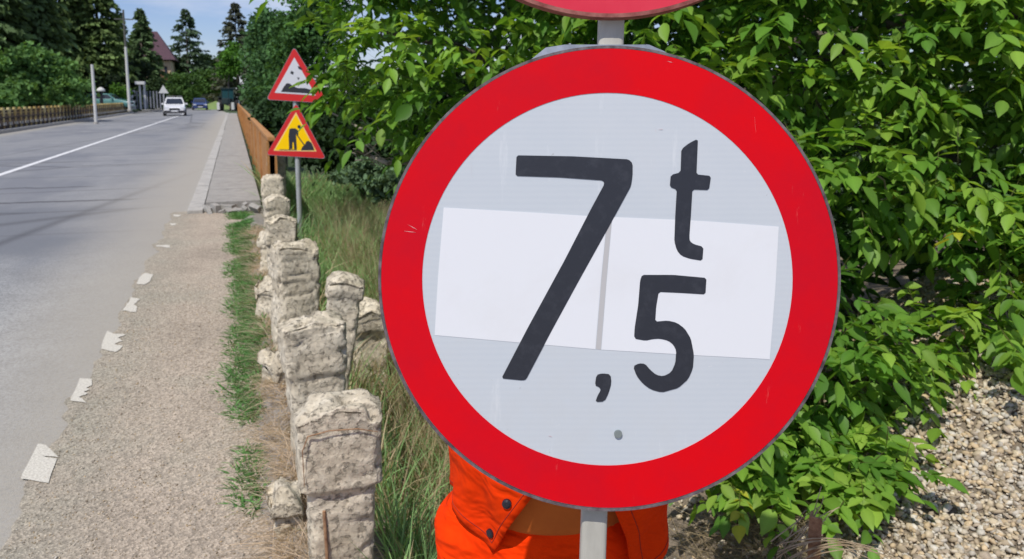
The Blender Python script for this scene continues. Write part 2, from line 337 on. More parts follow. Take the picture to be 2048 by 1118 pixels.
def disc(mb,cx,cy,r,w0,w1,n=128,sx=.994):
    mb.prism([(cx+r*sx*math.cos(2*math.pi*i/n),cy-r*math.sin(2*math.pi*i/n)) for i in range(n)],lambda u,v,t:rel(swgt(u,v,t)),w0,w1)
def ring(mb,cx,cy,r0,r1,w,wb,n=128,c2=None,sx=.994):
    c2=c2 or (cx,cy); V=[]
    for i in range(n):
        a=2*math.pi*i/n; c,s=math.cos(a),math.sin(a)
        V+=[rel(swgt(c2[0]+r0*c*sx,c2[1]-r0*s,w)),rel(swgt(cx+r1*c*sx,cy-r1*s,w)),rel(swgt(cx+r1*c*sx,cy-r1*s,wb)),rel(swgt(c2[0]+r0*c*sx,c2[1]-r0*s,wb))]
    Fq=[]
    for i in range(n):
        j=(i+1)%n
        for q in range(4): Fq.append((4*i+q,4*i+(q+1)%4,4*j+(q+1)%4,4*j+q))
    mb.add(V,Fq)
def chaikin(p,r=.18):
    o=[]
    for i in range(len(p)):
        a,b=p[i],p[(i+1)%len(p)]; d=math.hypot(b[0]-a[0],b[1]-a[1]); q=min(.16,3.5/d) if d else .2
        if d<23:q=.22
        o+=[(a[0]+(b[0]-a[0])*q,a[1]+(b[1]-a[1])*q),(b[0]-(b[0]-a[0])*q,b[1]-(b[1]-a[1])*q)]
    return o
def poly(mb,pts,w0,w1,rough_=0): mb.prism(pts,lambda u,v,t:rel(swgt(u,v,t)),w0,w1)
mb=MB(); disc(mb,1218,556,460,0,.0035); plate=mb.build('sign_plate',M_alu,sgn)
mb=MB(); ring(mb,1218,556,458,463.5,.0050,-.006,sx=.9935); mb.build('rim',M_rim,plate,smooth=False)
mb=MB(); ring(mb,1218,555.5,371,457,.0048,.0036,c2=(1214,557.5)); mb.build('red_border',M_red,plate)
mb=MB(); disc(mb,1214,557.5,372.5,.0036,.0042); mb.build('white_face',M_white,plate)
# the grey backing strip that peeks out above the disc, left of the pole
mb=MB(); poly(mb,[(1040,135),(1092,93),(1130,87),(1300,87),(1330,100),(1380,130),(1380,300),(1040,300)],-.012,-.007); mb.build('bracket',M_alu,sgn)
for pts in ([(888,415),(1050,424),(1213,434),(1213,436),(1201,560),(1190,697),(1030,683),(870,669),(877,550)],[(1224,434),(1390,441),(1555,453),(1548,580),(1537,717),(1370,708),(1202,698),(1213,560)]):
    mb=MB(); poly(mb,pts,.0042,.0046); mb.build('white_patch',M_patch,plate)
mb=MB(); poly(mb,[(1214,434),(1223,434),(1212,560),(1201,698),(1191,697),(1202,560)],.0042,.00445); mb.build('seam',mat('seam',(.45,.44,.44),.6),plate)
seven=[(1033,311),(1145,313),(1256,319),(1264,327),(1264,350),(1261,372),(1212,462),(1157,561),(1103,660),(1052,757),(1046,759),(1003,755),(1055,655),(1128,521),(1180,420),(1208,368),(1205,361),(1120,355),(1031,352)]
tt=[(1394,278),(1376,287),(1361,299),(1359.5,345),(1340,350),(1338,374),(1352,379),(1349,430),(1347,482),(1352,500),(1361,511),(1378,517),(1403,521),(1405,493),(1386,488),(1378,482),(1377,473),(1380,430),(1383,379),(1416,380),(1420,352),(1391,349)]
five=[(1283,549),(1345,549),(1411,555),(1409,588),(1360,585),(1316,583),(1311,612),(1309,642),(1334,640),(1352,644),(1368,656),(1380,676),(1386,707),(1384,735),(1375,756),(1355,774),(1322,783),(1300,777),(1284,765),(1272,750),(1265,731),(1277,725),(1289,726),(1299,738),(1311,748),(1325,751),(1341,743),(1349,725),(1351,700),(1345,688),(1335,680),(1318,676),(1303,677),(1290,680),(1267,676),(1268,655),(1275,610),(1279,560)]
comma=[(1192,748),(1204,745),(1220,747),(1222,764),(1216,785),(1208,801),(1190,802),(1194,790),(1201,778),(1197,772),(1189,769)]
for nm,pts in (('digit_seven',seven),('letter_t',tt),('digit_five',five),('comma',comma)):
    mb=MB(); poly(mb,chaikin(pts),.0046,.0050); mb.build(nm,M_black,plate)
mb=MB(); disc(mb,1235,865,8,.0042,.007,20,1); mb.build('rivet',mat('rivet',(.30,.34,.33),.4,.6),plate,bevel=.0006)
# light scuffs in the sheeting (real marks)
M_scr=mat('scuff',(.72,.50,.50),.5)
mb=MB()
for x,y,a,l in [(826,454,.5,11),(820,463,.1,13),(943,335,1.5,20),(1508,250,1.5,16),(1338,125,.2,6),(1100,870,.3,4),(1310,262,1.4,5),(1320,259,0,5)]:
    dx,dy=math.cos(a)*l,math.sin(a)*l; mb=MB(); poly(mb,[(x-dx,y-dy),(x,y-.35),(x+dx,y+dy),(x+dx*.3,y+dy*.3+.4)],.0048,.0051); mb.build('scuff_mark',M_scr,plate)
# second disc above
mb=MB(); disc(mb,1222,-433,462,.0,.0035); upl=mb.build('upper_sign_plate',M_redup,sgn)
mb=MB(); ring(mb,1222,-433,462,470,.006,-.012); mb.build('rim',mat('rusty rim',rough=.8,var=(40,4,[(.35,(.16,.03,.025)),(.65,(.32,.12,.10))])),upl)
mb=MB(); disc(mb,1222,-433,372,.0036,.0042); mb.build('white_face',M_white,upl)
# pole: rounded rectangular tube
def inpole(u,v,t): return rt*u - fw*v
mb=MB(); rp=[]
for i in range(24):
    a=2*math.pi*i/24; c,s=math.cos(a),math.sin(a); rp.append((math.copysign(abs(c)**.45,c)*.0172,math.copysign(abs(s)**.45,s)*.0125))
a=ptop-pd*.62; b=pbase; V=[]
for p in (a,b): V+=[rel(p)+rt*u-fw*v for u,v in rp]
n=24; mb.add(V,[(i,(i+1)%n,n+(i+1)%n,n+i) for i in range(n)]+[tuple(range(n)),tuple(range(2*n-1,n-1,-1))]); mb.build('pole',M_pole,sgn)
for yy in (420,700,-300,-560):
    mb=MB(); c=rel(P(1217-(yy-556)*Lx*1.0,yy,D0)); 
    mb.add([c+rt*sx*.045+up*sy*.012+fw*q for q in(.0065,.039) for sx,sy in((-1,-1),(1,-1),(1,1),(-1,1))],[(0,1,2,3),(4,5,6,7),(0,1,5,4),(1,2,6,5),(2,3,7,6),(3,0,4,7)])
    mb.build('clamp',M_alu,sgn)
# ================================================================ pair of warning triangles
d1=9.08; tb=P(599,420,d1); tb=Vector((tb.x,tb.y,-.35)); zc=P(599,280,d1)
trf=empty('warning_sign_post',tb); tag(trf,'slim grey post beyond the stones carrying two red bordered warning triangles','road sign')
rz=-yaw
trf.rotation_euler=(0,0,rz)
def T(px,py,w): # local: x right, z up, -y to viewer
    u=(px-599)*d1/F; v=(280-py)*d1/F/.985+zc.z+.35; return Vector((u,-(w+.016),v))
def tri(pts,name,m,par,w0,w1,bev=0):
    mb=MB(); mb.prism(pts,lambda u,v,t:T(u,v,t),w0,w1); return mb.build(name,m,par)
def rnd(p,r): # round corners of a triangle
    o=[]
    for i in range(len(p)):
        a,b,c=p[i-1],p[i],p[(i+1)%len(p)]
        for (q,s) in ((a,.0),(c,1.)):
            d=math.hypot(q[0]-b[0],q[1]-b[1]); o.append((b[0]+(q[0]-b[0])*r/d,b[1]+(q[1]-b[1])*r/d))
            if s==0: m_=((a[0]-b[0])/math.hypot(a[0]-b[0],a[1]-b[1])+(c[0]-b[0])/math.hypot(c[0]-b[0],c[1]-b[1]),(a[1]-b[1])/math.hypot(a[0]-b[0],a[1]-b[1])+(c[1]-b[1])/math.hypot(c[0]-b[0],c[1]-b[1])); o.append((b[0]+m_[0]*r*.3,b[1]+m_[1]*r*.3))
    return o
M_red2=mat('red border sheet',(.60,.012,.012),.4); M_yel=mat('yellow sheet',(.98,.60,.0),.5,spec=.15); M_wht2=mat('white sheet',(.62,.63,.68),.45)
lp=tri(rnd([(602,207),(657,315.3),(538.8,307.7)],6),'sign_plate',M_alu,trf,.02,.026)
tri(rnd([(602,208),(656,314.5),(539.5,307)],6),'red_border',M_red2,lp,.0262,.0275)
tri([(601,225),(639,301),(554,299.5)],'yellow_edge',mat('pale yellow',(.85,.6,.25),.5),lp,.0277,.0285)
yf=tri([(601,229),(636.5,299),(557,298)],'yellow_face',M_yel,lp,.0287,.0295)
mb=MB(); pr_=lambda pts:mb.prism(pts,lambda u,v,t:T(u,v,t),.0297,.0305)
pr_([(606.5+3.6*math.cos(i*.52),253+3.6*math.sin(i*.52)) for i in range(12)])
pr_([(587,257.5),(591,256),(599,256),(605,261),(604,271),(601,270),(600,266),(600,281),(600.5,296.6),(595,296.6),(594.5,283),(592.5,283),(591.5,296),(585,296.6),(585,270)])
pr_([(600.5,269),(602.5,268.2),(617.5,290),(615.5,291)])
pr_([(608,298.5),(611,292),(616,288),(620,281),(624,280),(629.5,284),(633,292),(635,298.5)])
pr_([(566,296.8),(600,297),(600,298.4),(566,298)])
mb.build('roadworks_symbol',M_black,yf)
upp=tri(rnd([(602,101),(666,208.3),(543.8,201.2)],6),'sign_plate',M_alu,trf,.02,.026)
tri(rnd([(602,102),(665,207.5),(545,200.5)],6),'red_border',M_red2,upp,.0262,.0275)
wf=tri([(602,121),(641,193),(561,188)],'white_face',M_wht2,upp,.0287,.0295)
mb=MB()
pr_([(573.5,186),(579,177),(585,170),(590,170),(596,174),(606,179),(620,179),(636,183),(638,190)])
pr_([(608,137),(613,139),(617,143),(614,145),(609,142)]); pr_([(595,146),(600,149),(598,154),(593,151)]); pr_([(606,158),(611,160),(608,164)])
mb.build('falling_rocks_symbol',M_black,wf)
mb=MB(); mb.tube([(0,0,0),(0,0,T(0,112,0).z)],.03,14); mb.build('post',mat('galvanised steel',rough=.5,metal=.3,var=(8,4,[(.3,(.36,.38,.38)),(.7,(.52,.54,.54))])),trf)
# ================================================================ concrete guard stones
def rub(name,hx,hy,h,seed,head=.28,neck=.86,arch=.35,amp=.012,nseg=56,nz=60,waist=None):
    """worn post: rounded rectangle section, wider head, arched top, crumbled faces"""
    V=[];Fq=[]
    zs=[h*i/nz for i in range(nz+1)]
    cap=8
    rings=[]
    for z in zs:
        w=1.0 if z>h*(1-head) else neck
        t=(z-h*(1-head))/(h*.03); t=min(1,max(0,t+1)); w=neck+(1-neck)*t
        rings.append((z,w))
    for c in range(1,cap): rings.append((h,1-c/cap))
    for z,w in rings:
        capf=z>=h and w<1
        for k_ in range(nseg):
            a=2*math.pi*k_/nseg; c,s=math.cos(a),math.sin(a); e=.28
            x=math.copysign(abs(c)**e,c)*hx; y=math.copysign(abs(s)**e,s)*hy
            m_=max(abs(x)/hx,abs(y)/hy); x,y=x*w,y*w
            zz=z
            dz=arch*hx*(x/hx)**2*(max(0,(z/h-.55)/.45))**2
            zz-=dz+ .012*(y/hy)**2*(z>=h*.97)
            p=Vector((x,y,zz)); pz=Vector((p.x*1.15,p.y*1.15,p.z*.42)); n1=noise.fractal(pz*9+Vector((seed*7,0,0)),1,2,4)*.8; n2=1.5*noise.fractal(p*40+Vector((seed,3,0)),1,2,3)
            ch=noise.noise(p*13+Vector((seed*3,1,5)))
            n1+=1.2*noise.noise(pz*6+Vector((seed*11,2,0))); d=n1*amp+n2*.0032-max(0,ch-.25)*min(amp,.012)*3.0-max(0,noise.noise(p*22+Vector((seed,9,2)))-.3)*amp*3
            nd=Vector((x/hx,y/hy,0)) if not capf else Vector((x/hx*.3,y/hy*.3,1))
            nd.normalize() if nd.length else None
            p+=nd*d
            if capf or z>h*.9:
                p.z+=d*.8-max(0,noise.noise(Vector((x*14+seed*5,y*14,seed)))-.05)*amp*5*((z/h-.9)/.1)
            V.append(p)
    m=len(rings)
    for j in range(m-1):
        for k_ in range(nseg): Fq.append((j*nseg+k_,j*nseg+(k_+1)%nseg,(j+1)*nseg+(k_+1)%nseg,(j+1)*nseg+k_))
    Fq.append(tuple((m-1)*nseg+k_ for k_ in range(nseg)))
    mb=MB(); mb.add(V,Fq); return mb
def stone(x,y,hx,hy,h,seed,label,rz=0,tilt=(0,0),z0=-.03,group='weathered concrete guard stones in a row along the road edge',**kw):
    t=thing('guard_stone',label,'guard stone',(x,y,z0),rz,group); t.rotation_euler=(R(tilt[0]),R(tilt[1]),R(rz))
    rub('body',hx,hy,h,seed,**kw).build('body',M_post,t,smooth=True); return t
s1=stone(.255,2.22,.122,.085,.658,1,'nearest and largest pitted stone with a rounded head, rusty wire streak across its front face',rz=-4,head=.40,neck=.80,arch=.42,amp=.008,nz=80,nseg=72)
mb=MB(); mb.tube([(-.104,-.090,.42),(-.106,-.092,.53),(-.09,-.093,.572),(-.03,-.093,.582),(.05,-.093,.578),(.108,-.09,.56)],[.001,.0015,.0022,.0018,.002,.001],6); mb.build('rusty_wire',M_rebar,s1)
mb=MB(); mb.tube([(-.05,-.078,.02),(-.048,-.078,.2),(-.052,-.076,.33)],.005,7); mb.build('rebar',M_rebar,s1)
stone(.285,3.06,.125,.10,.665,2,'second stone from the camera, squarish block with crumbled rounded face',rz=3,head=.33,neck=.9,arch=.2,amp=.014,tilt=(-2,-2))
s3=stone(.37,3.62,.088,.08,.70,3,'slim stone leaning right, flat slab cap on top of a dark gap',rz=-6,tilt=(0,9),head=.12,neck=.86,arch=.35,amp=.006)
stone(.275,4.55,.13,.11,.70,4,'blocky stone with a dark hole low on its left side and a flat broken top',rz=8,head=.3,neck=.92,arch=.12,amp=.017,tilt=(0,3))
stone(.37,4.75,.06,.09,.66,14,'narrow grey sided stone pressed against the right of the blocky one',rz=0,head=.3,neck=.95,arch=.3,amp=.007)
stone(.30,5.75,.115,.11,.69,5,'short broad stone with bumpy top between the blocky stone and the far ones',rz=-8,head=.3,neck=.9,arch=.3,amp=.019)
stone(.33,7.2,.115,.10,.66,6,'fairly distant stone with a ragged layered top, just before the far pair',rz=5,head=.3,neck=.9,arch=.5,amp=.014,nz=40)
stone(.37,8.6,.115,.10,.70,7,'ragged stone standing in front of the end of the rusty parapet',rz=-5,head=.3,neck=.92,arch=.3,amp=.019,nz=40)
stone(.50,10.3,.12,.10,.84,8,'farthest stone, tallest and narrow, beside the post of the warning triangles',rz=0,head=.2,neck=.9,arch=.4,amp=.02,nz=40)
for i,(x,y,hx,hy,h,sd,lb) in enumerate([(.13,2.62,.06,.10,.19,31,'low tan broken lump wedged between the nearest stone and the second one'),(.17,3.95,.07,.11,.25,33,'low crumbled lump in straw between the second stone and the blocky one'),(.20,5.2,.07,.15,.34,35,'low crumbled lump just beyond the blocky stone with the flat top'),(.27,6.5,.08,.16,.42,37,'small crumbled lump before the ragged layered distant stone')]):
    b_=rub('concrete_lump',hx,hy,h,sd,amp=.024,arch=.9,nz=36,nseg=40).build('concrete_lump',M_post,smooth=True); b_.location=(x,y,-.03); b_.rotation_euler=(R(4*(i%2)),R(-9+4*i),R(20*i)); tag(b_,lb,'concrete lump')
c=P(735,560,4.6); b_=rub('concrete_lump',.12,.12,.62,21,amp=.02,arch=.7,nz=36,nseg=40).build('concrete_lump',M_post,smooth=True); b_.location=(c.x,c.y,-.33)
tag(b_,'rough lump of pale broken concrete in dry grass behind the slim leaning stone','concrete lump')
# ================================================================ rusty parapet on the right, balustrade on the left
k=NB('rusty parapet paint',.85); q=k.ramp(k.noise(5,6,.7),[(.25,(.24,.10,.03)),(.5,(.42,.20,.065)),(.75,(.50,.27,.10))]); k.bump(k.noise(30,5),.5,.01); M_rustw=k.col(q)
pr=thing('parapet','solid rust orange parapet running away along the right pavement edge','parapet',(.43,9.9,0))
mb=MB(); y=0
while y<62:
    mb.box(-.03,.03,y,y+.055,.08,.97); y+=.075
mb.box(-.012,.012,0,62,.10,.96); mb.build('slat_panel',M_rustw,pr)
mb=MB().box(-.045,.045,-.02,62,.97,1.02); mb.build('top_rail',M_rustw,pr,bevel=.01)
for i in range(22):
    mb=MB().box(-.06,.06,i*2.9,i*2.9+.11,-.05,.965); mb.build('post',M_rustw,pr)
M_yr=mat('ochre balustrade paint',rough=.8,var=(.9,6,[(.35,(.22,.11,.03)),(.5,(.46,.34,.11)),(.65,(.60,.54,.30))]))
M_dk=mat('dark iron bars',rough=.8,var=(6,4,[(.3,(.03,.025,.02)),(.7,(.09,.06,.04))]))
M_pale=mat('pale concrete blocks',rough=.9,var=(5,4,[(.3,(.30,.28,.24)),(.7,(.50,.48,.42))]))
bl=thing('balustrade','ochre and dark balustrade along the far side of the bridge','balustrade',(-9.75,22,.1))
mb=MB(); y=0
mb.box(-.03,.03,0,62,.84,.88); mb.box(-.02,.02,0,62,.70,.72); mb.build('top_rail',M_yr,bl)
mb=MB().box(-.04,.04,0,62,.50,.55); mb.box(-.05,.02,0,62,.12,.2);
y=.2
while y<62: mb.box(-.012,.012,y,y+.03,.0,.84); y+=.09
mb.build('bars',M_dk,bl)
for i in range(62):
    mb=MB().box(-.05,.05,i+.0,i+.30,.62,.97); mb.box(-.035,.035,i+.04,i+.26,.0,.62); ps=mb.build('post',M_yr,bl)
    mb=MB().box(-.08,.08,i-.03,i+.36,.17,.30); mb.build('foot_block',M_pale,ps)
# ================================================================ vegetation
def place(tpl,faces,Pn,Dn,Un,Ln,Wn,cols,jit=None):
    D=Dn/np.linalg.norm(Dn,axis=1,keepdims=True); S=np.cross(D,Un); S/=np.linalg.norm(S,axis=1,keepdims=True)+1e-9; U=np.cross(S,D)
    t=np.asarray(tpl); V=Pn[:,None]+D[:,None]*(t[None,:,0:1]*Ln[:,None,None])+S[:,None]*(t[None,:,1:2]*Wn[:,None,None])+U[:,None]*(t[None,:,2:3]*Wn[:,None,None])
    if jit is not None: V[...,2]-=t[None,:,0]**2*Ln[:,None]*jit[:,None]
    Fq=np.asarray(faces)[None]+(np.arange(len(Pn))*len(t))[:,None,None]
    cc=np.concatenate([np.repeat(cols,len(t),0),np.ones((len(cols)*len(t),1))],1)
    if len(t)==14: f_=np.array([1.12]*6+[.93]*8); cc[:,:3]*=np.tile(f_,len(cols))[:,None]      # paler midrib
    return V.reshape(-1,3),Fq.reshape(-1,3),cc
LEAF=[(0,0,0),(.33,0,0),(.66,0,0),(1,0,.0),(.28,.44,.16),(.62,.40,.18),(.28,-.44,.16),(.62,-.40,.18)]
LF=[(0,4,1),(1,4,5),(1,5,2),(2,5,3),(0,1,6),(1,7,6),(1,2,7),(2,3,7)]
LEAF2=[(0,0,0),(.18,0,.0),(.42,0,.0),(.66,0,0),(.86,0,0),(1,0,-.03)]+[(t-.04,sg*w,z) for sg in(1,-1) for t,w,z in((.18,.27,.10),(.40,.45,.17),(.64,.43,.16),(.85,.22,.08))]
L2F=[]
for o_ in(6,10):
    q_=[(0,o_,1),(1,o_,o_+1),(1,o_+1,2),(2,o_+1,o_+2),(2,o_+2,3),(3,o_+2,o_+3),(3,o_+3,4),(4,o_+3,5)]
    L2F+=q_ if o_==6 else [(a,c,b) for a,b,c in q_]
TUFT=[(0,0,0),(.5,.5,.1),(1,0,0),(.5,-.5,.1)]; TF=[(0,1,2),(0,2,3)]
BL=[(0,.5,0),(0,-.5,0),(.35,.42,0),(.35,-.42,0),(.7,.28,0),(.7,-.28,0),(1,0,0)]; BF=[(0,1,3),(0,3,2),(2,3,5),(2,5,4),(4,5,6)]
class Acc:
    def __init__(s): s.V=[];s.F=[];s.C=[];s.n=0
    def add(s,t):
        V,Fq,c=t; s.V.append(V);s.F.append(Fq+s.n);s.C.append(c);s.n+=len(V)
    def build(s,name,m,par=None,smooth=False): return mesh_np(name,np.concatenate(s.V),np.concatenate(s.F),m,par,np.concatenate(s.C),smooth)
def unit(n,up_=0.0):
    d=rng.normal(size=(n,3)); d[:,2]+=up_; return d/np.linalg.norm(d,axis=1,keepdims=True)
def fronds(acc,base,d,length,ll,tone):
    """compound leaves: base (n,3), direction (n,3)"""
    n=len(base); d=d.copy(); 
    side=np.cross(d,np.array([0,0,1.])); side/=np.linalg.norm(side,axis=1,keepdims=True)+1e-6
    for (t,sg,s) in ((.28,1,.78),(.30,-1,.78),(.52,1,.95),(.54,-1,.95),(.76,1,1.08),(.78,-1,1.08),(.98,0,1.22)):
        p=base+d*(t*length)[:,None]; p[:,2]-=(t*t*.45)*length
        dd=d*.55+side*sg*.9+np.array([0,0,-.42]) if sg else d*1.0+np.array([0,0,-.55])
        dd=dd+rng.normal(size=(n,3))*.22; uu=np.tile([0,0,1.],(n,1))+rng.normal(size=(n,3))*.32-d*.0
        L_=ll*s*rng.uniform(.75,1.2,n); k_=rng.uniform(.8,1.2,(n,1))
        acc.add(place(LEAF2,L2F,p,dd,uu,L_,L_*rng.uniform(.52,.68,n),tone*k_,rng.uniform(.0,.35,n)))
    p=base; acc.add(place(TUFT,TF,p,d+np.array([0,0,-.2]),np.tile([0,0,1.],(n,1)),length,np.full(n,.004),np.tile([.12,.13,.04],(n,1))))
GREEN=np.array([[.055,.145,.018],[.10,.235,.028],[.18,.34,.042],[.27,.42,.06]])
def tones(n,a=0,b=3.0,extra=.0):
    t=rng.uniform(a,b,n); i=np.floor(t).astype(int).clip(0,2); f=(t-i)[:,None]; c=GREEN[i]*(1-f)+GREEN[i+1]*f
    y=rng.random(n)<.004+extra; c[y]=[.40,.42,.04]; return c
def interp(x,xs,ys): return float(np.interp(x,xs,ys))
botx=[560,600,640,700,760,860,1000,1400,1560,1700,1800,1900,2023,2300,2750]
boty=[150,170,190,205,260,380,600,900,950,880,810,740,670,560,430]
dx_=[560,700,900,1300,1700,2023,2750]; dd_=[4.3,4.2,4.0,3.45,3.2,3.45,3.8]
holes=[(1420,60,60,26),(1880,120,60,26),(1990,300,40,50),(1760,640,60,30),(860,160,50,26),(1840,520,120,70),(1700,215,70,40),(1680,60,60,28),(720,300,60,60),(1940,560,80,60),(1640,250,50,60),(950,150,60,30),(1700,470,50,60)]
wt=empty('walnut_tree',(2.6,5.2,-.3)); tag(wt,'big broad leaved tree with drooping bright green compound leaves filling the right side','tree'); wb=Vector(wt.location)
ac=Acc(); lob=[]
step=80
for iy,py in enumerate(np.arange(-560,1000,step*.92)):
    for px in np.arange(560,2760,step):
        x=px+random.uniform(-38,38)+(iy%2)*46; y=py+random.uniform(-36,36)
        if y>interp(x,botx,boty)-28: continue
        if x<705 and not(-420<y<45): continue
        if x<625: continue
        if any(((x-a)/c)**2+((y-b)/e)**2<1 for a,b,c,e in holes): continue
        if random.random()<.13: continue
        dd=interp(x,dx_,dd_)+random.uniform(-.28,.34)+(-.25 if y>560 else 0)
        if y>780: dd-=.15
        lob.append((P(x,y,dd),random.uniform(.12,.19)*dd/3.4))
for x,y,dd in [(1770,745,3.05),(1850,690,3.15),(1920,660,3.2),(1990,620,3.3),(2050,570,3.4),(1980,600,3.6),(1900,640,3.4),(1820,690,3.2),(2060,560,3.6),(2000,520,3.9),(2040,450,3.6),(1950,640,3.5),(2100,600,3.5),(2180,560,3.6),(1700,770,3.0)]: lob.append((P(x,y,dd),.17))
for x,y in ((692,158),(690,118),(668,62)): lob.append((P(x,y,4.3),.10))
for c,r in lob:
    n=random.randint(10,15); d=unit(n,.15); d-=np.array(fw)*.25; d/=np.linalg.norm(d,axis=1,keepdims=True)
    base=np.array(c)+d*r*rng.uniform(.1,.8,(n,1)); ln=rng.uniform(.13,.22,n)
    a0=random.uniform(0,1.3); fronds(ac,base-np.array(wb),d,ln,rng.uniform(.058,.090,n),tones(n,a0,a0+1.7))
# deeper layers of the crown, leaf colours darkened to paint the inner shade
for q in range(330):
    x=random.uniform(660,2750); y=random.uniform(-560,960); 
    if y>interp(x,botx,boty)-20: continue
    dd=interp(x,dx_,dd_)+random.uniform(.55,2.0); c=P(x,y,dd)
    if c.z<-.1: continue
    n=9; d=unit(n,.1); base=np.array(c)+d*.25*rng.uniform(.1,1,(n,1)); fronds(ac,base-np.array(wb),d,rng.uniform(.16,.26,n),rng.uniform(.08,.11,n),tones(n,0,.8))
# inner mass, bigger leaves, crown shade put into their dark tones
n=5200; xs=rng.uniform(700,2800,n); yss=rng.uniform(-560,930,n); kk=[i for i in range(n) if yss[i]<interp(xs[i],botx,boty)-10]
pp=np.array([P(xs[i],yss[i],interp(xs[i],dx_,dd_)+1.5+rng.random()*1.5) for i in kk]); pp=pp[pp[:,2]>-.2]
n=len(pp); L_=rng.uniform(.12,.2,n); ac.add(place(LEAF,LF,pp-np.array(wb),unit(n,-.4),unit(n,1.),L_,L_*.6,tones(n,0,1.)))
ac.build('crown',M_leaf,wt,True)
def limb(mb,a,b,r0,r1,wob=.08,n=9):
    a,b=Vector(a),Vector(b); pts=[]
    o1=Vector((random.uniform(-1,1),random.uniform(-1,1),random.uniform(-.3,1)))*wob*(b-a).length
    for i in range(n):
        t=i/(n-1); pts.append(a.lerp(b,t)+o1*math.sin(math.pi*t)+Vector((random.gauss(0,1),random.gauss(0,1),random.gauss(0,1)))*.012*(b-a).length*(0<t<1))
    mb.tube([p for p in pts],[r0+(r1-r0)*i/(n-1) for i in range(n)],7); return pts
mb=MB(); O=Vector((0,0,0)); tr=limb(mb,O,Vector((0,-.1,1.7)),.13,.09); mb.build('trunk',M_bark,wt,smooth=True)
for (px,py,d) in [(760,60,4.6),(1000,200,4.4),(1300,-200,4.2),(1750,100,4.0),(1980,330,3.9),(2300,100,4.2),(1700,620,3.6),(1300,300,4.4),(900,-300,4.8),(2500,-200,4.4),(1850,760,3.6)]:
    mb=MB(); q=Vector(tr[random.choice((3,5,7,8))]); e=P(px,py,d)-wb; pts=limb(mb,q,e,.045,.012,.14)
    for j in range(5):
        s_=pts[random.randint(3,8)]; limb(mb,s_,s_+Vector((random.uniform(-.5,.5),random.uniform(-.6,.1),random.uniform(-.15,.4))),.010,.003,.1,6)
    mb.build('limb',M_bark,wt,smooth=True)
# bare grey twigs at the left, low on the crown
mb=MB()
M_twig=mat('bare grey twig',rough=.9,var=(30,3,[(.3,(.16,.14,.11)),(.7,(.34,.31,.25))]))
def pxl(pts,r): MB().tube([P(x,y,d)-wb for x,y,d in pts],r,6).build('twig',M_twig,wt)
pxl([(640,212,4.6),(668,228,4.55),(695,240,4.5),(718,256,4.5),(726,285,4.6),(735,310,4.7)],[.003,.005,.007,.008,.010,.012])
pxl([(718,256,4.5),(745,262,4.5),(770,285,4.5)],[.007,.004,.002]); pxl([(690,305,4.5),(715,302,4.6),(740,312,4.7),(775,326,4.6),(820,325,4.7),(900,330,4.9)],[.003,.006,.012,.014,.014,.018])
pxl([(726,285,4.6),(745,300,4.5),(765,318,4.5)],[.006,.004,.002]); pxl([(735,310,4.7),(755,285,4.6),(760,262,4.5)],[.006,.004,.002]); pxl([(1745,345,3.1),(1768,360,3.15),(1775,395,3.3),(1760,400,3.2)],[.002,.004,.005,.003]); pxl([(1995,540,3.2),(2005,590,3.2),(2015,640,3.2)],[.002,.003,.004])
for i in range(46):
    x=random.uniform(690,800); y=random.uniform(230,330); l=random.uniform(10,34); a=random.uniform(-.8,1.2); d=random.uniform(4.3,4.9)
    pxl([(x,y,d),(x+l*.5,y+l*.5*a+random.uniform(-4,4),d),(x+l,y+l*a,d+.05)],[.0035,.0025,.001])
# low sprays lying over the gravel
sh=empty('walnut_shoot',G(1620,1010,-.02)); sb=Vector(sh.location); tag(sh,'low sprawling shoot with bright green leaves spreading over the gravel below the tree','shrub')
ac=Acc(); 
spr=[(1490,940,2.5),(1530,990,2.45),(1600,960,2.55),(1560,900,2.7),(1640,1000,2.45),(1680,930,2.6),(1720,985,2.45),(1770,960,2.55),(1640,880,2.75),(1700,1020,2.4),(1480,985,2.45),(1440,975,2.5),(1740,905,2.7),(1590,1020,2.4),(1510,1030,2.42),(1660,960,2.5),(1560,950,2.6),(1610,905,2.6),(1700,960,2.55),(1800,1000,2.45)]
for x,y,dd in spr:
    c=P(x,y-32,dd+.12); c.z=max(c.z,float(hgt(c.x,c.y))+.05); n=8; d=unit(n,.25); d[:,2]=np.abs(d[:,2])*.7; d-=np.array(fw)*.2; base=np.array(c)+d*.05; fronds(ac,base-np.array(sb),d,rng.uniform(.10,.17,n),rng.uniform(.048,.070,n),tones(n,.8,3))
ac.build('leaves',M_leaf,sh,True)
mb=MB()
for x,y,dd in spr[:12]: limb(mb,Vector((0,0,-.02)),P(x,y,dd+.05)-sb,.006,.002,.1,7)
mb.build('stems',M_stem,sh)
# ---- grasses
def blades(name,pts,h,w,cols,lean=.35,m=None,label=None,curl=.5):
    n=len(pts); ac=Acc(); d=np.stack([rng.normal(0,lean,n),rng.normal(0,lean,n),np.ones(n)],1); u=unit(n)
    u[:,2]*=.2; p=np.column_stack([pts,hgt(pts[:,0],pts[:,1])-.01])
    t=place(BL,BF,p,d,u,h,w,cols,None); V=t[0].reshape(n,7,3); hd=d[:,:2]/ (np.linalg.norm(d[:,:2],axis=1,keepdims=True)+1e-6)
    tt=np.array(BL)[:,0]**2; c_=rng.uniform(.1,1,n)*curl; V[:,:,:2]+=hd[:,None,:]*(tt[None,:,None]*(h*c_)[:,None,None]); V[:,:,2]-=tt[None,:]*(h*c_*.55)[:,None]
    ac.add((V.reshape(-1,3),t[1],t[2])); o=ac.build(name,m or M_grass); tag(o,label,'grass',kind='stuff'); return o
def nval(p,s,o=0): return np.array([noise.noise(Vector((a*s,b*s,o))) for a,b in p])
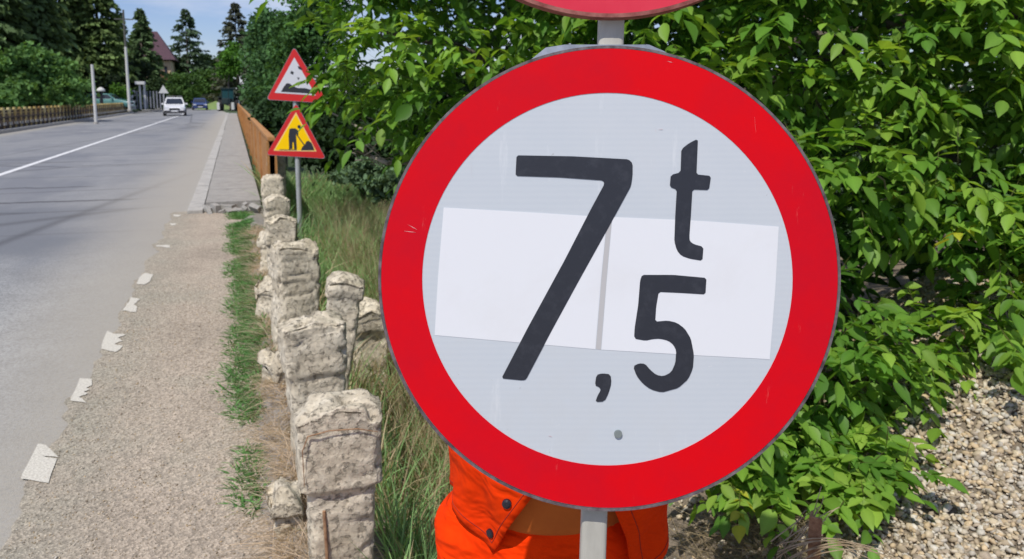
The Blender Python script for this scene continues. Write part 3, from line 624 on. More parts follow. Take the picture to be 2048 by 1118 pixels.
n=30000; yy=2.0+14*rng.random(n)**1.25; xx=.42+rng.random(n)*(.6+.33*yy); p=np.column_stack([xx,yy])
nv=nval(p,.9); gg=np.array([.23,.39,.15]); dry=np.array([.48,.39,.24]); 
dryness=np.clip(.38+nv*1.3+.45*np.exp(-((yy-4.3)/1.3)**2)*(xx<1.7)-.45*ss(yy,4.8,6.5),0,1); isd=rng.random(n)<dryness*.6
cols=np.where(isd[:,None],dry*rng.uniform(.6,1.25,(n,1)),gg*rng.uniform(.55,1.5,(n,1))*np.array([1,1,1]))
hh=rng.uniform(.16,.42,n)*(1+.35*(yy>6))*(.75+.5*np.clip(nv+.5,0,1)); keep=(xx+.0*yy<1.1)|(yy>2.7); keep&=~((xx>1.25)&(yy<3.2))
blades('tall_grass',p[keep],hh[keep],rng.uniform(.003,.0065,n)[keep]*(1+.12*yy[keep]),cols[keep],.25,label='tall green and straw coloured grass on the bank behind the guard stones')
n=5000; yy=rng.uniform(2.8,11,n); xx=rng.uniform(.5,1.5,n)+.05*yy; p=np.column_stack([xx,yy]); 
blades('seed_grass',p,rng.uniform(.4,.75,n),rng.uniform(.002,.004,n),np.tile([.42,.36,.22],(n,1))*rng.uniform(.7,1.2,(n,1)),.16,label='thin pale seed stalks standing above the tall grass',curl=.35)
# weeds along the shoulder
n=42000; yy=2.3+8.4*rng.random(n); cx_=.07+.01*yy-.10*np.exp(-((yy-3.2)/.9)**2)*0; wd=.06+.010*yy; xx=-.10+rng.random(n)*.22+rng.normal(0,.02,n); p=np.column_stack([xx,yy])
nv=nval(p,2.2,4); edge=np.abs(xx-.01)/.15; keep=(nv+.20+.32*ss(yy,3.4,5.2)-.30*(yy<2.75)>edge*.55+.02)
g2=np.array([.11,.25,.075]); blades('verge_weeds',p[keep],rng.uniform(.03,.085,n)[keep],rng.uniform(.006,.012,n)[keep],g2*rng.uniform(.5,1.5,(n,1))[keep],.8,label='short green weeds growing along the edge of the grit shoulder',curl=.8)
n=16000; yy=2.0+7*rng.random(n)**1.4; xx=.17+rng.normal(0,.075,n); p=np.column_stack([xx,yy]); 
blades('dry_straw',p,rng.uniform(.03,.16,n),rng.uniform(.0015,.003,n),np.array([.60,.48,.36])*rng.uniform(.5,1.2,(n,1)),1.3,label='tangled dry straw between the guard stones and the weeds',curl=1.2)
n=1500; a=rng.uniform(0,1,n); p=np.array([list(G(1380+a[i]*330+rng.normal()*20,1085+rng.normal()*38))[:2] for i in range(n)])
blades('dead_grass',p,rng.uniform(.04,.22,n),rng.uniform(.0015,.003,n),np.array([.40,.32,.20])*rng.uniform(.4,1.2,(n,1)),1.0,label='dead grass and stalks in the hollow beside the rusty stake',curl=1.0)
# ---- gravel heap stones
def rocks(name,pts,sz,cols,m,label,cat='gravel'):
    b=bmesh.new(); bmesh.ops.create_icosphere(b,subdivisions=1,radius=1); T_=np.array([v.co[:] for v in b.verts]); FF=np.array([[v.index for v in f.verts] for f in b.faces]); b.free()
    n=len(pts); k_=len(T_); V=np.repeat(T_[None],n,0)*(1+rng.normal(0,.17,(n,k_,1))); V*=np.column_stack([rng.uniform(.75,1.35,n),rng.uniform(.6,1.1,n),rng.uniform(.35,.7,n)])[:,None]
    q=rng.normal(size=(n,4))*np.array([1,.35,.35,1]); q/=np.linalg.norm(q,axis=1,keepdims=True); w_,x,y,z=q.T
    Rm=np.stack([1-2*(y*y+z*z),2*(x*y-z*w_),2*(x*z+y*w_),2*(x*y+z*w_),1-2*(x*x+z*z),2*(y*z-x*w_),2*(x*z-y*w_),2*(y*z+x*w_),1-2*(x*x+y*y)],-1).reshape(n,3,3)
    V=np.einsum('nij,nkj->nki',Rm,V)*sz[:,None,None]+pts[:,None]
    Fq=FF[None]+(np.arange(n)*k_)[:,None,None]; cc=np.concatenate([np.repeat(cols,k_,0),np.ones((n*k_,1))],1)
    o=mesh_np(name,V.reshape(-1,3),Fq.reshape(-1,3),m,None,cc); tag(o,label,cat,kind='stuff'); return o
k=NB('pebble',.8); a=k.n.new('ShaderNodeAttribute'); a.attribute_name='tint'; M_peb=k.col(k.mix(.5,a.outputs['Color'],k.ramp(k.noise(60,5,.7),[(.3,.55),(.7,1.3)]),'MULTIPLY')); k.bump(k.noise(90,4),.4,.004)
PC=np.array([[.54,.44,.29],[.60,.52,.40],[.44,.34,.22],[.62,.58,.50],[.32,.25,.18],[.56,.41,.23],[.46,.42,.36]])
n=60000; xx=1.5+rng.random(n)**.9*2.8; yy=rng.uniform(1.0,3.7,n); pd_=0
kp=rng.random(n)>.75*(xx<1.75); xx,yy=xx[kp],yy[kp]; n=len(xx); zz=hgt(xx,yy); sz=rng.uniform(.0065,.0155,n)*(.8+.6*rng.random(n)**3)
rocks('gravel_heap',np.column_stack([xx,yy,zz+sz*.25+rng.uniform(0,.012,n)]),sz,(PC[rng.integers(0,7,n)]*.75+np.array([.50,.44,.33])*.28)*rng.uniform(.75,1.1,(n,1)),M_peb,'heap of tan and cream pebbles rising at the right')
n=2600; xx=rng.uniform(.6,1.5,n); yy=rng.uniform(1.2,2.8,n); zz=hgt(xx,yy); sz=rng.uniform(.003,.010,n)
rocks('gravel_scatter',np.column_stack([xx,yy,zz+sz*.2]),sz,PC[rng.integers(0,7,n)]*rng.uniform(.4,.9,(n,1)),M_peb,'small stones and crumbs scattered in the brown soil by the stake')
n=11000; yy=1.6+5*rng.random(n)**1.6; xx=rng.uniform(-.78,.34,n); sz=rng.uniform(.0013,.0036,n)+.0035*(rng.random(n)**14)+.004*(xx>.1)*rng.random(n)
rocks('shoulder_grit',np.column_stack([xx,yy,np.maximum(.006,hgt(xx,yy))+sz*.2]),sz,PC[rng.integers(0,7,n)]*rng.uniform(.45,1.05,(n,1)),M_peb,'loose grit and tiny stones lying on the road shoulder')
# rusty stake
sp_=G(1632,1150,-.05); st=MB(); st.add([Vector((x,y,z)) for z in(-.1,.18) for x,y in((-.016,-.016),(.016,-.016),(.016,-.010),(-.010,-.010),(-.010,.016),(-.016,.016))],[(0,1,2,3,4,5),(6,7,8,9,10,11)]+[(i,(i+1)%6,6+(i+1)%6,6+i) for i in range(6)])
o=st.build('rusty_stake',M_rebar); e=P(1633,1030,2.02); o.location=(e.x,e.y,e.z-.18); o.rotation_euler=(0,0,-yaw-.5); tag(o,'short rusty angle iron stake sticking out of the gravel beside dry stalks','stake')
stz=Vector(o.location)
mb=MB()
for i in range(16):
    a0=P(random.uniform(1540,1600),random.uniform(1080,1150),2.0); a1=P(random.uniform(1640,1700),random.uniform(1045,1075),2.0); a2=P(random.uniform(1720,1800),random.uniform(1090,1150),2.0)
    if i%2: a1=P(random.uniform(1590,1660),random.uniform(990,1060),2.05); a2=a1+Vector((random.uniform(-.02,.05),0,random.uniform(-.02,.05)))
    pts=[a0*(1-t)**2+a1*2*t*(1-t)+a2*t*t for t in np.linspace(0,1,9)]; mb.tube(pts,[.0018]*4+[.0012]*5,5)
tag(mb.build('dry_stalks',M_stem),'bent dry straw stalks arching over the rusty stake','dry stalks',kind='stuff')
# ================================================================ far trees
def pxm(Y,px=400): return (PY(px+1,200,Y)-PY(px,200,Y)).length
def broad(label,lobes,n,leaf,col,name='broadleaf_tree',cat='tree',group=None,trunk=True,base=0,var=.35):
    """lobes: (px,py,rx px,ry px,Y)"""
    x0,y0,rx,ry,Y0=lobes[0]; b=PY(x0,200,Y0); b.z=float(hgt(b.x,b.y)) if base is None else base
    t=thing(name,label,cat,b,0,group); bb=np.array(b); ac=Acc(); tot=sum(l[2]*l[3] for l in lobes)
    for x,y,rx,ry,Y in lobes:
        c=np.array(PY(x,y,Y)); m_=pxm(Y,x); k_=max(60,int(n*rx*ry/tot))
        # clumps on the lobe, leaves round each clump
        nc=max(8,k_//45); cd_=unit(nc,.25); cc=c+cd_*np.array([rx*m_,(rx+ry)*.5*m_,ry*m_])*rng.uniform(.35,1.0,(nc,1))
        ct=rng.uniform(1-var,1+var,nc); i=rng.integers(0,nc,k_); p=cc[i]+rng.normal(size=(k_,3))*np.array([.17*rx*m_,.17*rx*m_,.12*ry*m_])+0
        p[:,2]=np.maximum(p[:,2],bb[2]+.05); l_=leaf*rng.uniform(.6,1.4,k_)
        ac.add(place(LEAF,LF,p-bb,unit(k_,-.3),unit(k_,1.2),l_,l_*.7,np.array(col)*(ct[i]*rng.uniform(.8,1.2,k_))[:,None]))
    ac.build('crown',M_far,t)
    if trunk:
        mb=MB(); tp=Vector(PY(x0,y0,Y0))-Vector(b); limb(mb,(0,0,-.3),tp,.022*max(2,tp.z)+.04,.03,.03); mb.build('trunk',M_bark,t,smooth=True)
    return t
def conifer(label,px,ptop,Y,wpx,col,n=5200,droop=.35,dens=1,group=None,base=0,bottom=.06):
    b=PY(px,200,Y); b.z=base; top=PY(px,ptop,Y); H=top.z-base; Rr=wpx*.5*pxm(Y,px); t=thing('conifer',label,'tree',b,0,group)
    mb=MB(); mb.tube([(0,0,-.3),(0,0,H*.5),(0,0,H*.97)],[H*.018,H*.011,.02],8); mb.build('trunk',M_bark,t,smooth=True)
    P_=[];D_=[];Lf=[];T_=[]
    nb=int(n/26)
    for i in range(nb):
        f=bottom+(1-bottom)*(i+random.random())/nb; f=f**.9; z=H*f; r=Rr*((1-f)**.8)*random.uniform(.6,1.15)+.12; a=random.uniform(0,6.283); dr=droop*random.uniform(.5,1.3)*(1-f*.9)
        tn=random.uniform(.6,1.4)
        for q in range(26):
            s=random.uniform(.12,1)**.7; rr=r*s; w_=random.gauss(0,.15)*rr
            P_.append((math.cos(a)*rr-math.sin(a)*w_,math.sin(a)*rr+math.cos(a)*w_,z-dr*rr*s+random.gauss(0,.05)))
            D_.append((math.cos(a)+random.gauss(0,.5),math.sin(a)+random.gauss(0,.5),-dr-random.uniform(.1,.9))); Lf.append(.045*H**.5*random.uniform(.8,2)*(1-.5*f)*2.1); T_.append(tn*(.7+.5*s))
    P_=np.array(P_);D_=np.array(D_);Lf=np.array(Lf); ac=Acc()
    ac.add(place(TUFT,TF,P_,D_,unit(len(P_),1.),Lf*1.5,Lf*.75,np.array(col)*(np.array(T_)*rng.uniform(.8,1.2,len(P_)))[:,None])); ac.build('crown',M_far,t); return t
DK=(.095,.15,.06); MD=(.045,.095,.028); BR=(.12,.235,.07)
cg='dark conifers across the bridge on the left'
conifer('tall dark conifer at the far left edge, its top out of sight',-10,-260,78,230,DK,15000,group=cg)
conifer('tall dark conifer second from the left edge behind the ochre balustrade',70,-200,82,220,DK,15000,group=cg)
conifer('tall dark conifer rising right above the light green bush',135,-170,95,210,(.10,.15,.05),15000,group=cg)
conifer('rightmost of the tall black green conifers, beside the open sky',205,-100,96,175,(.11,.165,.055),14000,group=cg)
conifer('thin bluish conifer top between the black trees and the utility pole',249,22,120,70,(.05,.085,.06),4200,group=cg)
conifer('conifer partly hiding the purple roofed house',290,18,112,110,(.09,.145,.06),9000,group=cg)
conifer('lone pointed conifer standing against the sky above the cars',380,18,138,150,(.075,.12,.065),6200,droop=.15)
conifer('sparse brownish conifer right of the lone pointed one',478,6,118,140,(.085,.095,.065),6000,droop=.1)
conifer('small dark conifer hidden behind the purple roofed house',330,90,150,60,DK,1500)
broad('broad light green bush behind the ochre balustrade',[(90,160,88,60,56),(40,130,50,50,54),(140,185,55,36,54),(20,190,60,40,52),(95,110,34,24,56),(-60,140,70,80,54)],9000,.30,BR,'bush','bush',base=-1.2)
broad('small round bright green bush beside the tall utility pole',[(238,188,24,20,84)],1200,.30,(.09,.2,.03),'bush','bush',trunk=False,base=.4)
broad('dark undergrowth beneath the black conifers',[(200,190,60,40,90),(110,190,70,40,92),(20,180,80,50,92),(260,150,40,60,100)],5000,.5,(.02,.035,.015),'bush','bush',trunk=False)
broad('dark clipped hedge left of the white car',[(312,185,17,32,96),(302,195,12,26,92),(320,200,14,20,98)],2600,.30,(.03,.055,.02),'hedge','hedge',trunk=False)
broad('green hedge like tree arching over behind the two cars',[(385,170,48,32,122),(350,165,30,30,124),(425,168,36,36,124),(400,195,60,20,130)],6000,.42,(.075,.15,.04),base=0)
broad('dark green tree behind the hedge, below the lone conifer',[(360,140,34,26,140),(420,135,40,34,145)],3000,.5,(.04,.075,.028))
broad('fresh light green tree above the dark tractor',[(458,132,26,34,100),(470,110,20,26,102)],3000,.32,(.085,.20,.03))
broad('tall blue green tree left of the falling rocks triangle',[(532,110,46,70,46),(545,70,40,50,46),(522,190,36,40,44),(560,150,60,70,40),(524,60,26,40,48)],19000,.22,(.075,.16,.06),base=-1)
broad('tall dark green tree directly behind the two triangles',[(600,110,60,80,34),(630,60,60,60,33),(585,190,60,50,30),(640,-40,80,70,34)],15000,.18,(.075,.165,.05),base=-1)
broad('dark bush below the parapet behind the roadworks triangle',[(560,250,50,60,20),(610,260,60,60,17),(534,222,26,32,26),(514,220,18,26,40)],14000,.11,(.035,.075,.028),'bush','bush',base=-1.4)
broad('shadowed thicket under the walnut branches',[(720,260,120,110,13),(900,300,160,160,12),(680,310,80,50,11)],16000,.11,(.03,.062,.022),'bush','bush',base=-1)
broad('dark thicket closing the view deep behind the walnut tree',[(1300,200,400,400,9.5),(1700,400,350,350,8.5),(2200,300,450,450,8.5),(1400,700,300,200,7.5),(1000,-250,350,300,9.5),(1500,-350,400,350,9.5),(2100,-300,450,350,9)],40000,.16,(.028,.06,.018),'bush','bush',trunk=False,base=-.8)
broad('grey green leafy weeds under the bare twigs',[(730,345,44,26,8),(780,370,50,26,7),(690,350,30,20,9)],3500,.055,(.13,.21,.11),'weeds','weeds',trunk=False,base=-.4)
# far tree belt so that the horizon is closed on every side
ac=Acc(); n=9000; a=rng.uniform(R(-80),R(85),n); rr=rng.uniform(175,215,n); xx=rr*np.sin(a); yy=rr*np.cos(a)
top=7+3*np.sin(a*23)+2*np.sin(a*57); zz=hgt(xx,yy)+rng.random(n)*top
l_=rng.uniform(.9,1.8,n); ac.add(place(LEAF,LF,np.column_stack([xx,yy,zz]),unit(n),unit(n,1.),l_,l_*.8,np.array([.045,.085,.035])*rng.uniform(.6,1.4,(n,1))))
tag(ac.build('far_wood',M_far),'far belt of woods closing the horizon','woods',kind='stuff')
# grassy patch by the tractor
n=2500; q0=PY(432,205,122); xx=q0.x+rng.uniform(-4,4,n); yy=122+rng.uniform(-6,8,n)
# ================================================================ poles, house and small things far away
M_ppole=mat('pale pole concrete',rough=.8,var=(2,4,[(.3,(.52,.52,.50)),(.7,(.68,.68,.66))]))
def pole(name,label,px,ptop,Y,wpx,base=0,cap=None):
    b=PY(px,200,Y); b.z=base; t=PY(px,ptop,Y); o=thing(name,label,'pole',b); r=wpx*.5*pxm(Y,px)
    mb=MB(); mb.tube([(0,0,0),(0,0,(t.z-base)*.6),(0,0,t.z-base)],[r*1.05,r,r*.9],12); mb.build('shaft',M_ppole,o); mb=MB(); mb.cyl((0,0,0),r*1.6,-.05,.12,12,'z'); mb.build('foot',M_kerb,o); return o
pole('concrete_pole','shorter pale concrete pole standing at the ochre balustrade',189,129,50,6.5)
u=pole('utility_pole','taller pale utility pole at the far end of the ochre balustrade',258,94,80,6,.3)
Hh=PY(258,20,80).z-.3; mb=MB(); mb.tube([(0,0,PY(258,94,80).z-.4),(0,0,Hh)],[.10,.08],8); mb.box(-.8,.8,-.05,.05,Hh-.9,Hh-.8); mb.build('upper_shaft',mat('dark pole wood',(.10,.10,.09),.8),u)
b=PY(203,200,80); b.z=.3; t=thing('garden_lamp','small pale domed cap on a dark post behind the balustrade','lamp',b); zt=PY(203,180,80).z-.3
mb=MB(); mb.tube([(0,0,0),(0,0,zt)],.14,8); mb.build('post',mat('dark paint',(.02,.022,.03),.6),t)
mb=MB(); mb.tube([(0,0,zt-.15),(0,0,zt),(0,0,zt+.15),(0,0,zt+.26)],[.36,.36,.25,.05],12); mb.build('lamp_shade',M_ppole,t,smooth=True)
# sign seen from behind left of the white car
b=PY(328,200,90); b.z=.05; t=thing('road_sign','small pale triangular sign on a grey post just left of the white car','road sign',b)
zt=PY(328,178,90).z-.05; mb=MB(); mb.tube([(0,0,0),(0,0,zt)],.06,8); mb.build('post',mat('grey post',(.42,.43,.43),.6),t)
mb=MB(); mb.prism([(-.5,zt-.45),(.5,zt-.45),(0,zt+.42)],lambda u,v,w:Vector((u,w,v)),-.09,-.06); mb.build('sign_plate',mat('pale sign',(.66,.66,.64),.5),t)
# gate shelter
b=PY(283,200,90); b.z=.3; t=thing('gate_shelter','white gateway with a flat canopy beside the dark clipped hedge','gate',b); m_=pxm(90,283)
M_wh=mat('white render',(.66,.66,.65),.8); z=lambda py:PY(283,py,90).z-.3
mb=MB().box(-10*m_,9*m_,-.6,.6,z(169),z(163)); mb.build('canopy',M_wh,t,bevel=.02)
for xx in (-2,7): mb=MB().box(xx*m_-.09,xx*m_+.09,-.1,.1,0,z(169)); mb.build('post',M_wh,t)
mb=MB().box(-20*m_,-12*m_,-.15,.15,0,z(181)); mb.build('wall',M_wh,t)
mb=MB(); 
for i in range(9): mb.box(-10*m_+i*.32,-10*m_+i*.32+.14,-.03,.03,.1,z(182))
mb.build('gate_leaf',mat('grey gate paint',(.2,.21,.24),.6),t)
# house
Y=128; m_=pxm(Y,320); b=PY(305,200,Y); b.z=.2; hs=thing('house','house with a steep purple brown roof and cream walls half hidden by conifers','house',b,0)
z=lambda py:PY(305,py,Y).z-.2; M_cr=mat('cream render',(.62,.47,.30),.85); M_pr=mat('purple brown tiles',rough=.7,var=(3,4,[(.3,(.05,.018,.032)),(.7,(.085,.035,.05))])); M_gl=mat('window glass',(.04,.05,.07),.15)
W0,W1=-45*m_,41*m_; mb=MB().box(W0,W1,0,9,0,z(121)); wl=mb.build('wall',M_cr,hs)
e=.7; V=[(W0-e,-e,z(121)),(W1+e,-e,z(119)),(W1+e,9+e,z(119)),(W0-e,9+e,z(121)),(-18*m_,4.5,z(58)),(12*m_,4.5,z(58))]
mb=MB(); mb.add(V,[(0,1,5,4),(1,2,5),(2,3,4,5),(3,0,4),(3,2,1,0)]); rf=mb.build('roof',M_pr,hs); mb=MB().box(-6*m_,0,3,3.8,z(75),z(52)); mb.build('chimney',M_rustw,rf)
mb=MB().box(10*m_,44*m_,-1.3,0,z(158)-.15,z(158)); mb.box(10*m_,44*m_,-1.32,-1.25,z(158),z(149)); mb.build('balcony',mat('brown timber',(.2,.1,.05),.7),hs)
for xx in (-30,-10,16,30):
    for zz in (150,185):
        mb=MB().box((xx-3)*m_,(xx+3)*m_,-.06,-.003,z(zz),z(zz-18)); f=mb.build('window',mat('brown frame',(.22,.1,.05),.6),hs); mb=MB().box((xx-2.3)*m_,(xx+2.3)*m_,-.09,-.062,z(zz-1),z(zz-17)); mb.build('pane',M_gl,f)
# ================================================================ vehicles
M_tyre=mat('tyre rubber',(.015,.015,.016),.85); M_rim2=mat('wheel rim',(.5,.5,.5),.4,.6); M_glass=mat('car glass',(.02,.025,.035),.08,spec=.8)
def wheel(t,x,y,r,w,rimc=None):
    mb=MB(); mb.cyl((0,y,r),r,x-w/2,x+w/2,24,'x'); wl=mb.build('wheel',M_tyre,t,bevel=.02); s=1 if x>0 else -1
    mb=MB(); mb.cyl((0,y,r),r*.62,x+s*w/2,x+s*(w/2+.015),18,'x'); mb.build('rim',rimc or M_rim2,wl)
def car(label,loc,rz,col,roofrack=False,scl=1,h=1.48):
    paint=mat('car paint',col,.25,spec=.5,coat=.6); t=thing('car',label,'car',loc,rz)
    # sections along y (front at -y): y, z0, z1, halfwidth low, halfwidth top
    sec=[(-2.1,.30,.62,.70,.62),(-2.0,.22,.74,.82,.74),(-1.2,.2,.92,.86,.80),(-.85,.2,.96,.87,.80),(.0,.2,.97,.87,.80),(1.5,.2,.98,.87,.80),(2.0,.24,.95,.84,.78),(2.1,.34,.85,.78,.72)]
    V=[];
    for y,z0,z1,a,b2 in sec: V+=[(-a*.93,y,z0),(-a,y,z0+.18),(-a,y,z0+(z1-z0)*.72),(-b2,y,z1),(b2,y,z1),(a,y,z0+(z1-z0)*.72),(a,y,z0+.18),(a*.93,y,z0)]
    mb=MB(); n=8; mb.add(V,[(j*n+i,j*n+(i+1)%n,(j+1)*n+(i+1)%n,(j+1)*n+i) for j in range(len(sec)-1) for i in range(n)]+[tuple(range(n)),tuple(range(len(sec)*n-1,len(sec)*n-n-1,-1))]); mb.build('body',paint,t,smooth=False,bevel=.02)
    V=[];cs=[(-.95,.95,.80,.0),(-.30,h-.06,.64,0),(-.1,h,.60,0),(1.3,h-.01,.60,0),(1.5,h-.08,.62,0),(1.95,.96,.76,0)]
    for y,z1,a,_ in cs: V+=[(-.80,y,.94),(-a,y,z1),(a,y,z1),(.80,y,.94)]
    mb=MB(); n=4; mb.add(V,[(j*n+i,j*n+(i+1)%n,(j+1)*n+(i+1)%n,(j+1)*n+i) for j in range(len(cs)-1) for i in range(n)]); mb.build('cabin',paint,t)
    mb=MB(); mb.add([(-.70,-.93,1.0),(.70,-.93,1.0),(.58,-.36,h-.09),(-.58,-.36,h-.09),(-.70,-.91,.98),(.70,-.91,.98),(.58,-.34,h-.11),(-.58,-.34,h-.11)],[(0,1,2,3),(7,6,5,4),(0,4,5,1),(1,5,6,2),(2,6,7,3),(3,7,4,0)]); mb.build('windscreen',M_glass,t)
    for s in(-1,1):
        mb=MB(); mb.add([(s*.805,-.75,1.0),(s*.655,-.22,h-.10),(s*.635,1.35,h-.12),(s*.80,1.7,1.0),(s*.79,-.75,.99),(s*.63,-.22,h-.11),(s*.61,1.35,h-.13),(s*.78,1.7,.99)],[(0,1,2,3),(7,6,5,4),(0,4,5,1),(1,5,6,2),(2,6,7,3),(3,7,4,0)]); mb.build('side_window',M_glass,t)
        mb=MB().box(s*.62-.17,s*.62+.17,-2.09,-1.98,.60,.74); mb.build('headlight',mat('lamp glass',(.7,.72,.75),.15),t,bevel=.02)
        mb=MB().box(s*.93-.09,s*.93+.09,-.75,-.62,.95,1.07); mb.build('mirror',paint,t,bevel=.02)
        for y in(-1.35,1.32): wheel(t,s*.80,y,.31,.2)
    mb=MB().box(-.40,.40,-2.13,-2.06,.50,.66); mb.build('grille',mat('black plastic',(.02,.02,.02),.6),t)
    mb=MB().box(-.80,.80,-2.12,-2.02,.26,.46); mb.build('bumper',mat('dark bumper',(.03,.03,.035),.6) if roofrack else paint,t,bevel=.03)
    mb=MB().box(-.26,.26,-2.15,-2.125,.36,.47); mb.build('number_plate',mat('plate white',(.75,.75,.75),.4),t)
    if roofrack:
        mb=MB()
        for y in(.1,.9): mb.box(-.6,.6,y,y+.05,h+.08,h+.12)
        for s in(-.58,.58): mb.box(s-.02,s+.02,-.1,1.25,h+.01,h+.09)
        mb.build('roof_rack',mat('rack',(.3,.3,.3),.5,.5),t)
    return t
g=PY(350,223,72); car('white estate car with roof rack coming towards the bridge in the left lane',(g.x,72,0),R(3),(.80,.80,.80),True,h=1.55)
g=PY(400,215,104); car('small dark blue car some way behind the white one',(g.x,104,.0),R(3),(.02,.045,.16))
g=PY(217,200,82); car('teal car roof showing above the balustrade beside the small bright bush',(g.x,82,.45),R(75),(.10,.25,.24))
# tractor
g=PY(456,219,96); tr_=thing('tractor','dark tractor with pale front wheels parked at the far end of the parapet','tractor',(g.x,96,0),R(-8)); tr_.scale=(1.05,)*3
M_td=mat('tractor dark paint',(.015,.03,.03),.5); M_tw=mat('pale wheel',(.6,.6,.58),.6)
mb=MB().box(-.38,.38,-1.7,.2,.75,1.4); mb.box(-.30,.30,-1.75,-1.7,.8,1.3); mb.build('bonnet',M_td,tr_,bevel=.05)
mb=MB(); mb.box(-.62,.62,.2,1.5,1.0,1.35)
for x in(-.66,.60):
    for y in(.2,1.44): mb.box(x,x+.06,y,y+.06,1.3,2.45)
mb.build('cab',M_td,tr_); mb=MB().box(-.74,.74,.1,1.6,2.45,2.56); mb.build('roof',M_td,tr_,bevel=.03)
mb=MB().box(-.60,.60,.23,.25,1.36,2.44); mb.build('windscreen',mat('teal glass',(.02,.07,.08),.1),tr_)
for s in(-1,1):
    wheel(tr_,s*.85,1.0,.75,.42,M_tw); wheel(tr_,s*.75,-1.25,.42,.26,M_tw)
    mb=MB().box(s*.85-.24,s*.85+.24,.25,1.75,1.52,1.6); mb.build('mudguard',M_td,tr_)
    mb=MB().box(s*.75-.14,s*.75+.14,-1.70,-1.67,.15,.95); mb.build('front_panel',M_tw,tr_)
mb=MB(); mb.tube([(.25,-.9,1.4),(.25,-.9,2.3)],.04,8); mb.build('exhaust',M_td,tr_)
# grass verge beside the tractor
b=PY(432,213,116); mb=MB(); n=24; V=[(b.x+math.cos(i/n*6.283)*2.6,b.y+math.sin(i/n*6.283)*9,-.0) for i in range(n)]+[(b.x,b.y,1.1)]; mb.add(V,[(i,(i+1)%n,n) for i in range(n)])
tag(mb.build('grass_bank',mat('mown grass',rough=.9,var=(3,5,[(.3,(.12,.2,.05)),(.7,(.24,.32,.10))])),smooth=True),kind='structure')
#@@PART4@@
# ================================================================ the worker in orange behind the sign
pc=P(1118,1040,1.62); gz=float(hgt(pc.x,pc.y))
ps=thing('person','person in orange work jacket and trousers standing behind the weight limit sign, gripping its pole','person',(pc.x,pc.y,gz),-math.atan2(pc.x,pc.y)); ps['category']='person'
zoff=(CH-1.60*(.2326+.9726*(434/1518)))-gz          # height of the jacket hem at the side
print('person',tuple(pc),gz,'hem z',zoff)
iv=(Matrix.Translation(ps.location)@Matrix.Rotation(ps.rotation_euler.z,4,'Z')).inverted()
def loc(p): return iv@Vector(p)
h1=loc(P(1212,640,1.02)); h2=loc(P(1203,880,1.02))
def skin(name,nodes,edges,m,par,sub=1,vox=None,extra=None,root=0):
    me=bpy.data.meshes.new(name); b=bmesh.new(); ly=b.verts.layers.skin.verify(); vs=[]
    for i,(p,rx,ry) in enumerate(nodes):
        v=b.verts.new(p); v[ly].radius=(rx,ry); v[ly].use_root=(i==root); vs.append(v)
    for a_,c_ in edges: b.edges.new((vs[a_],vs[c_]))
    b.to_mesh(me); b.free(); tmp=bpy.data.objects.new('tmp',me); C.objects.link(tmp)
    tmp.modifiers.new('s','SKIN').use_smooth_shade=True; s=tmp.modifiers.new('u','SUBSURF'); s.levels=2; s.render_levels=2
    dg=bpy.context.evaluated_depsgraph_get(); ev=tmp.evaluated_get(dg); me2=bpy.data.meshes.new_from_object(ev,depsgraph=dg); bpy.data.objects.remove(tmp)
    return me2
def fuse(name,parts,vox,m,par,smooth=True,disp=None):
    b=bmesh.new()
    for q in parts: b.from_mesh(q)
    me=bpy.data.meshes.new('t'); b.to_mesh(me); b.free(); tmp=bpy.data.objects.new('tmp',me); C.objects.link(tmp)
    r=tmp.modifiers.new('r','REMESH'); r.mode='VOXEL'; r.voxel_size=vox; r.use_smooth_shade=True; s=tmp.modifiers.new('sm','SMOOTH'); s.iterations=3; s.factor=.5
    dg=bpy.context.evaluated_depsgraph_get(); me2=bpy.data.meshes.new_from_object(tmp.evaluated_get(dg),depsgraph=dg); bpy.data.objects.remove(tmp)
    if disp:
        for v in me2.vertices: v.co+=v.normal*disp(v.co)
    me2.name=name; me2.materials.clear(); me2.materials.append(m); me2.polygons.foreach_set('use_smooth',[True]*len(me2.polygons)); o=bpy.data.objects.new(name,me2); return link(o,par)
def mbm(mb):
    me=bpy.data.meshes.new('t'); me.from_pydata([tuple(v) for v in mb.v],[],mb.f); b=bmesh.new(); b.from_mesh(me); bmesh.ops.recalc_face_normals(b,faces=b.faces); b.to_mesh(me); b.free(); return me
M_skin=mat('skin',(.48,.28,.19),.5); M_hair=mat('dark hair',(.04,.025,.015),.7)
M_or=(lambda k:(k.bump(k.noise(7,3,.55,k.map((1,1,1.9)),.4),.75,.035),k.col(k.ramp(k.noise(8,5,.6),[(.3,(.66,.030,.001)),(.7,(.78,.045,.001))])))[1])(NB('orange work cloth',.85)); M_or.node_tree.nodes['Principled BSDF'].inputs['Specular IOR Level'].default_value=.08
M_or2=(lambda k:(k.bump(k.noise(7,3,.55,k.map((1,1,2.2)),.4),.85,.04),k.col(k.ramp(k.noise(8,5,.6),[(.3,(.78,.032,.0005)),(.7,(.92,.050,.001))])))[1])(NB('red orange trouser cloth',.85)); M_or2.node_tree.nodes['Principled BSDF'].inputs['Specular IOR Level'].default_value=.08
M_sh=mat('amber shirt cloth',rough=.85,var=(10,4,[(.3,(.42,.085,.004)),(.7,(.50,.12,.008))]))
z0=zoff; sx_=-.02
J=dict(pel=(sx_,0,z0-.06),sp=(sx_,0,z0+.10),ch=(0,.01,z0+.27),nk=(0,.0,z0+.40),hb=(0,-.03,z0+.47),hm=(0,-.035,z0+.545),ht=(0,-.02,z0+.60))
nodes=[(J['pel'],.13,.10),(J['sp'],.12,.09),(J['ch'],.145,.10),(J['nk'],.055,.055),(J['hb'],.062,.075),(J['hm'],.078,.092),(J['ht'],.055,.06)]
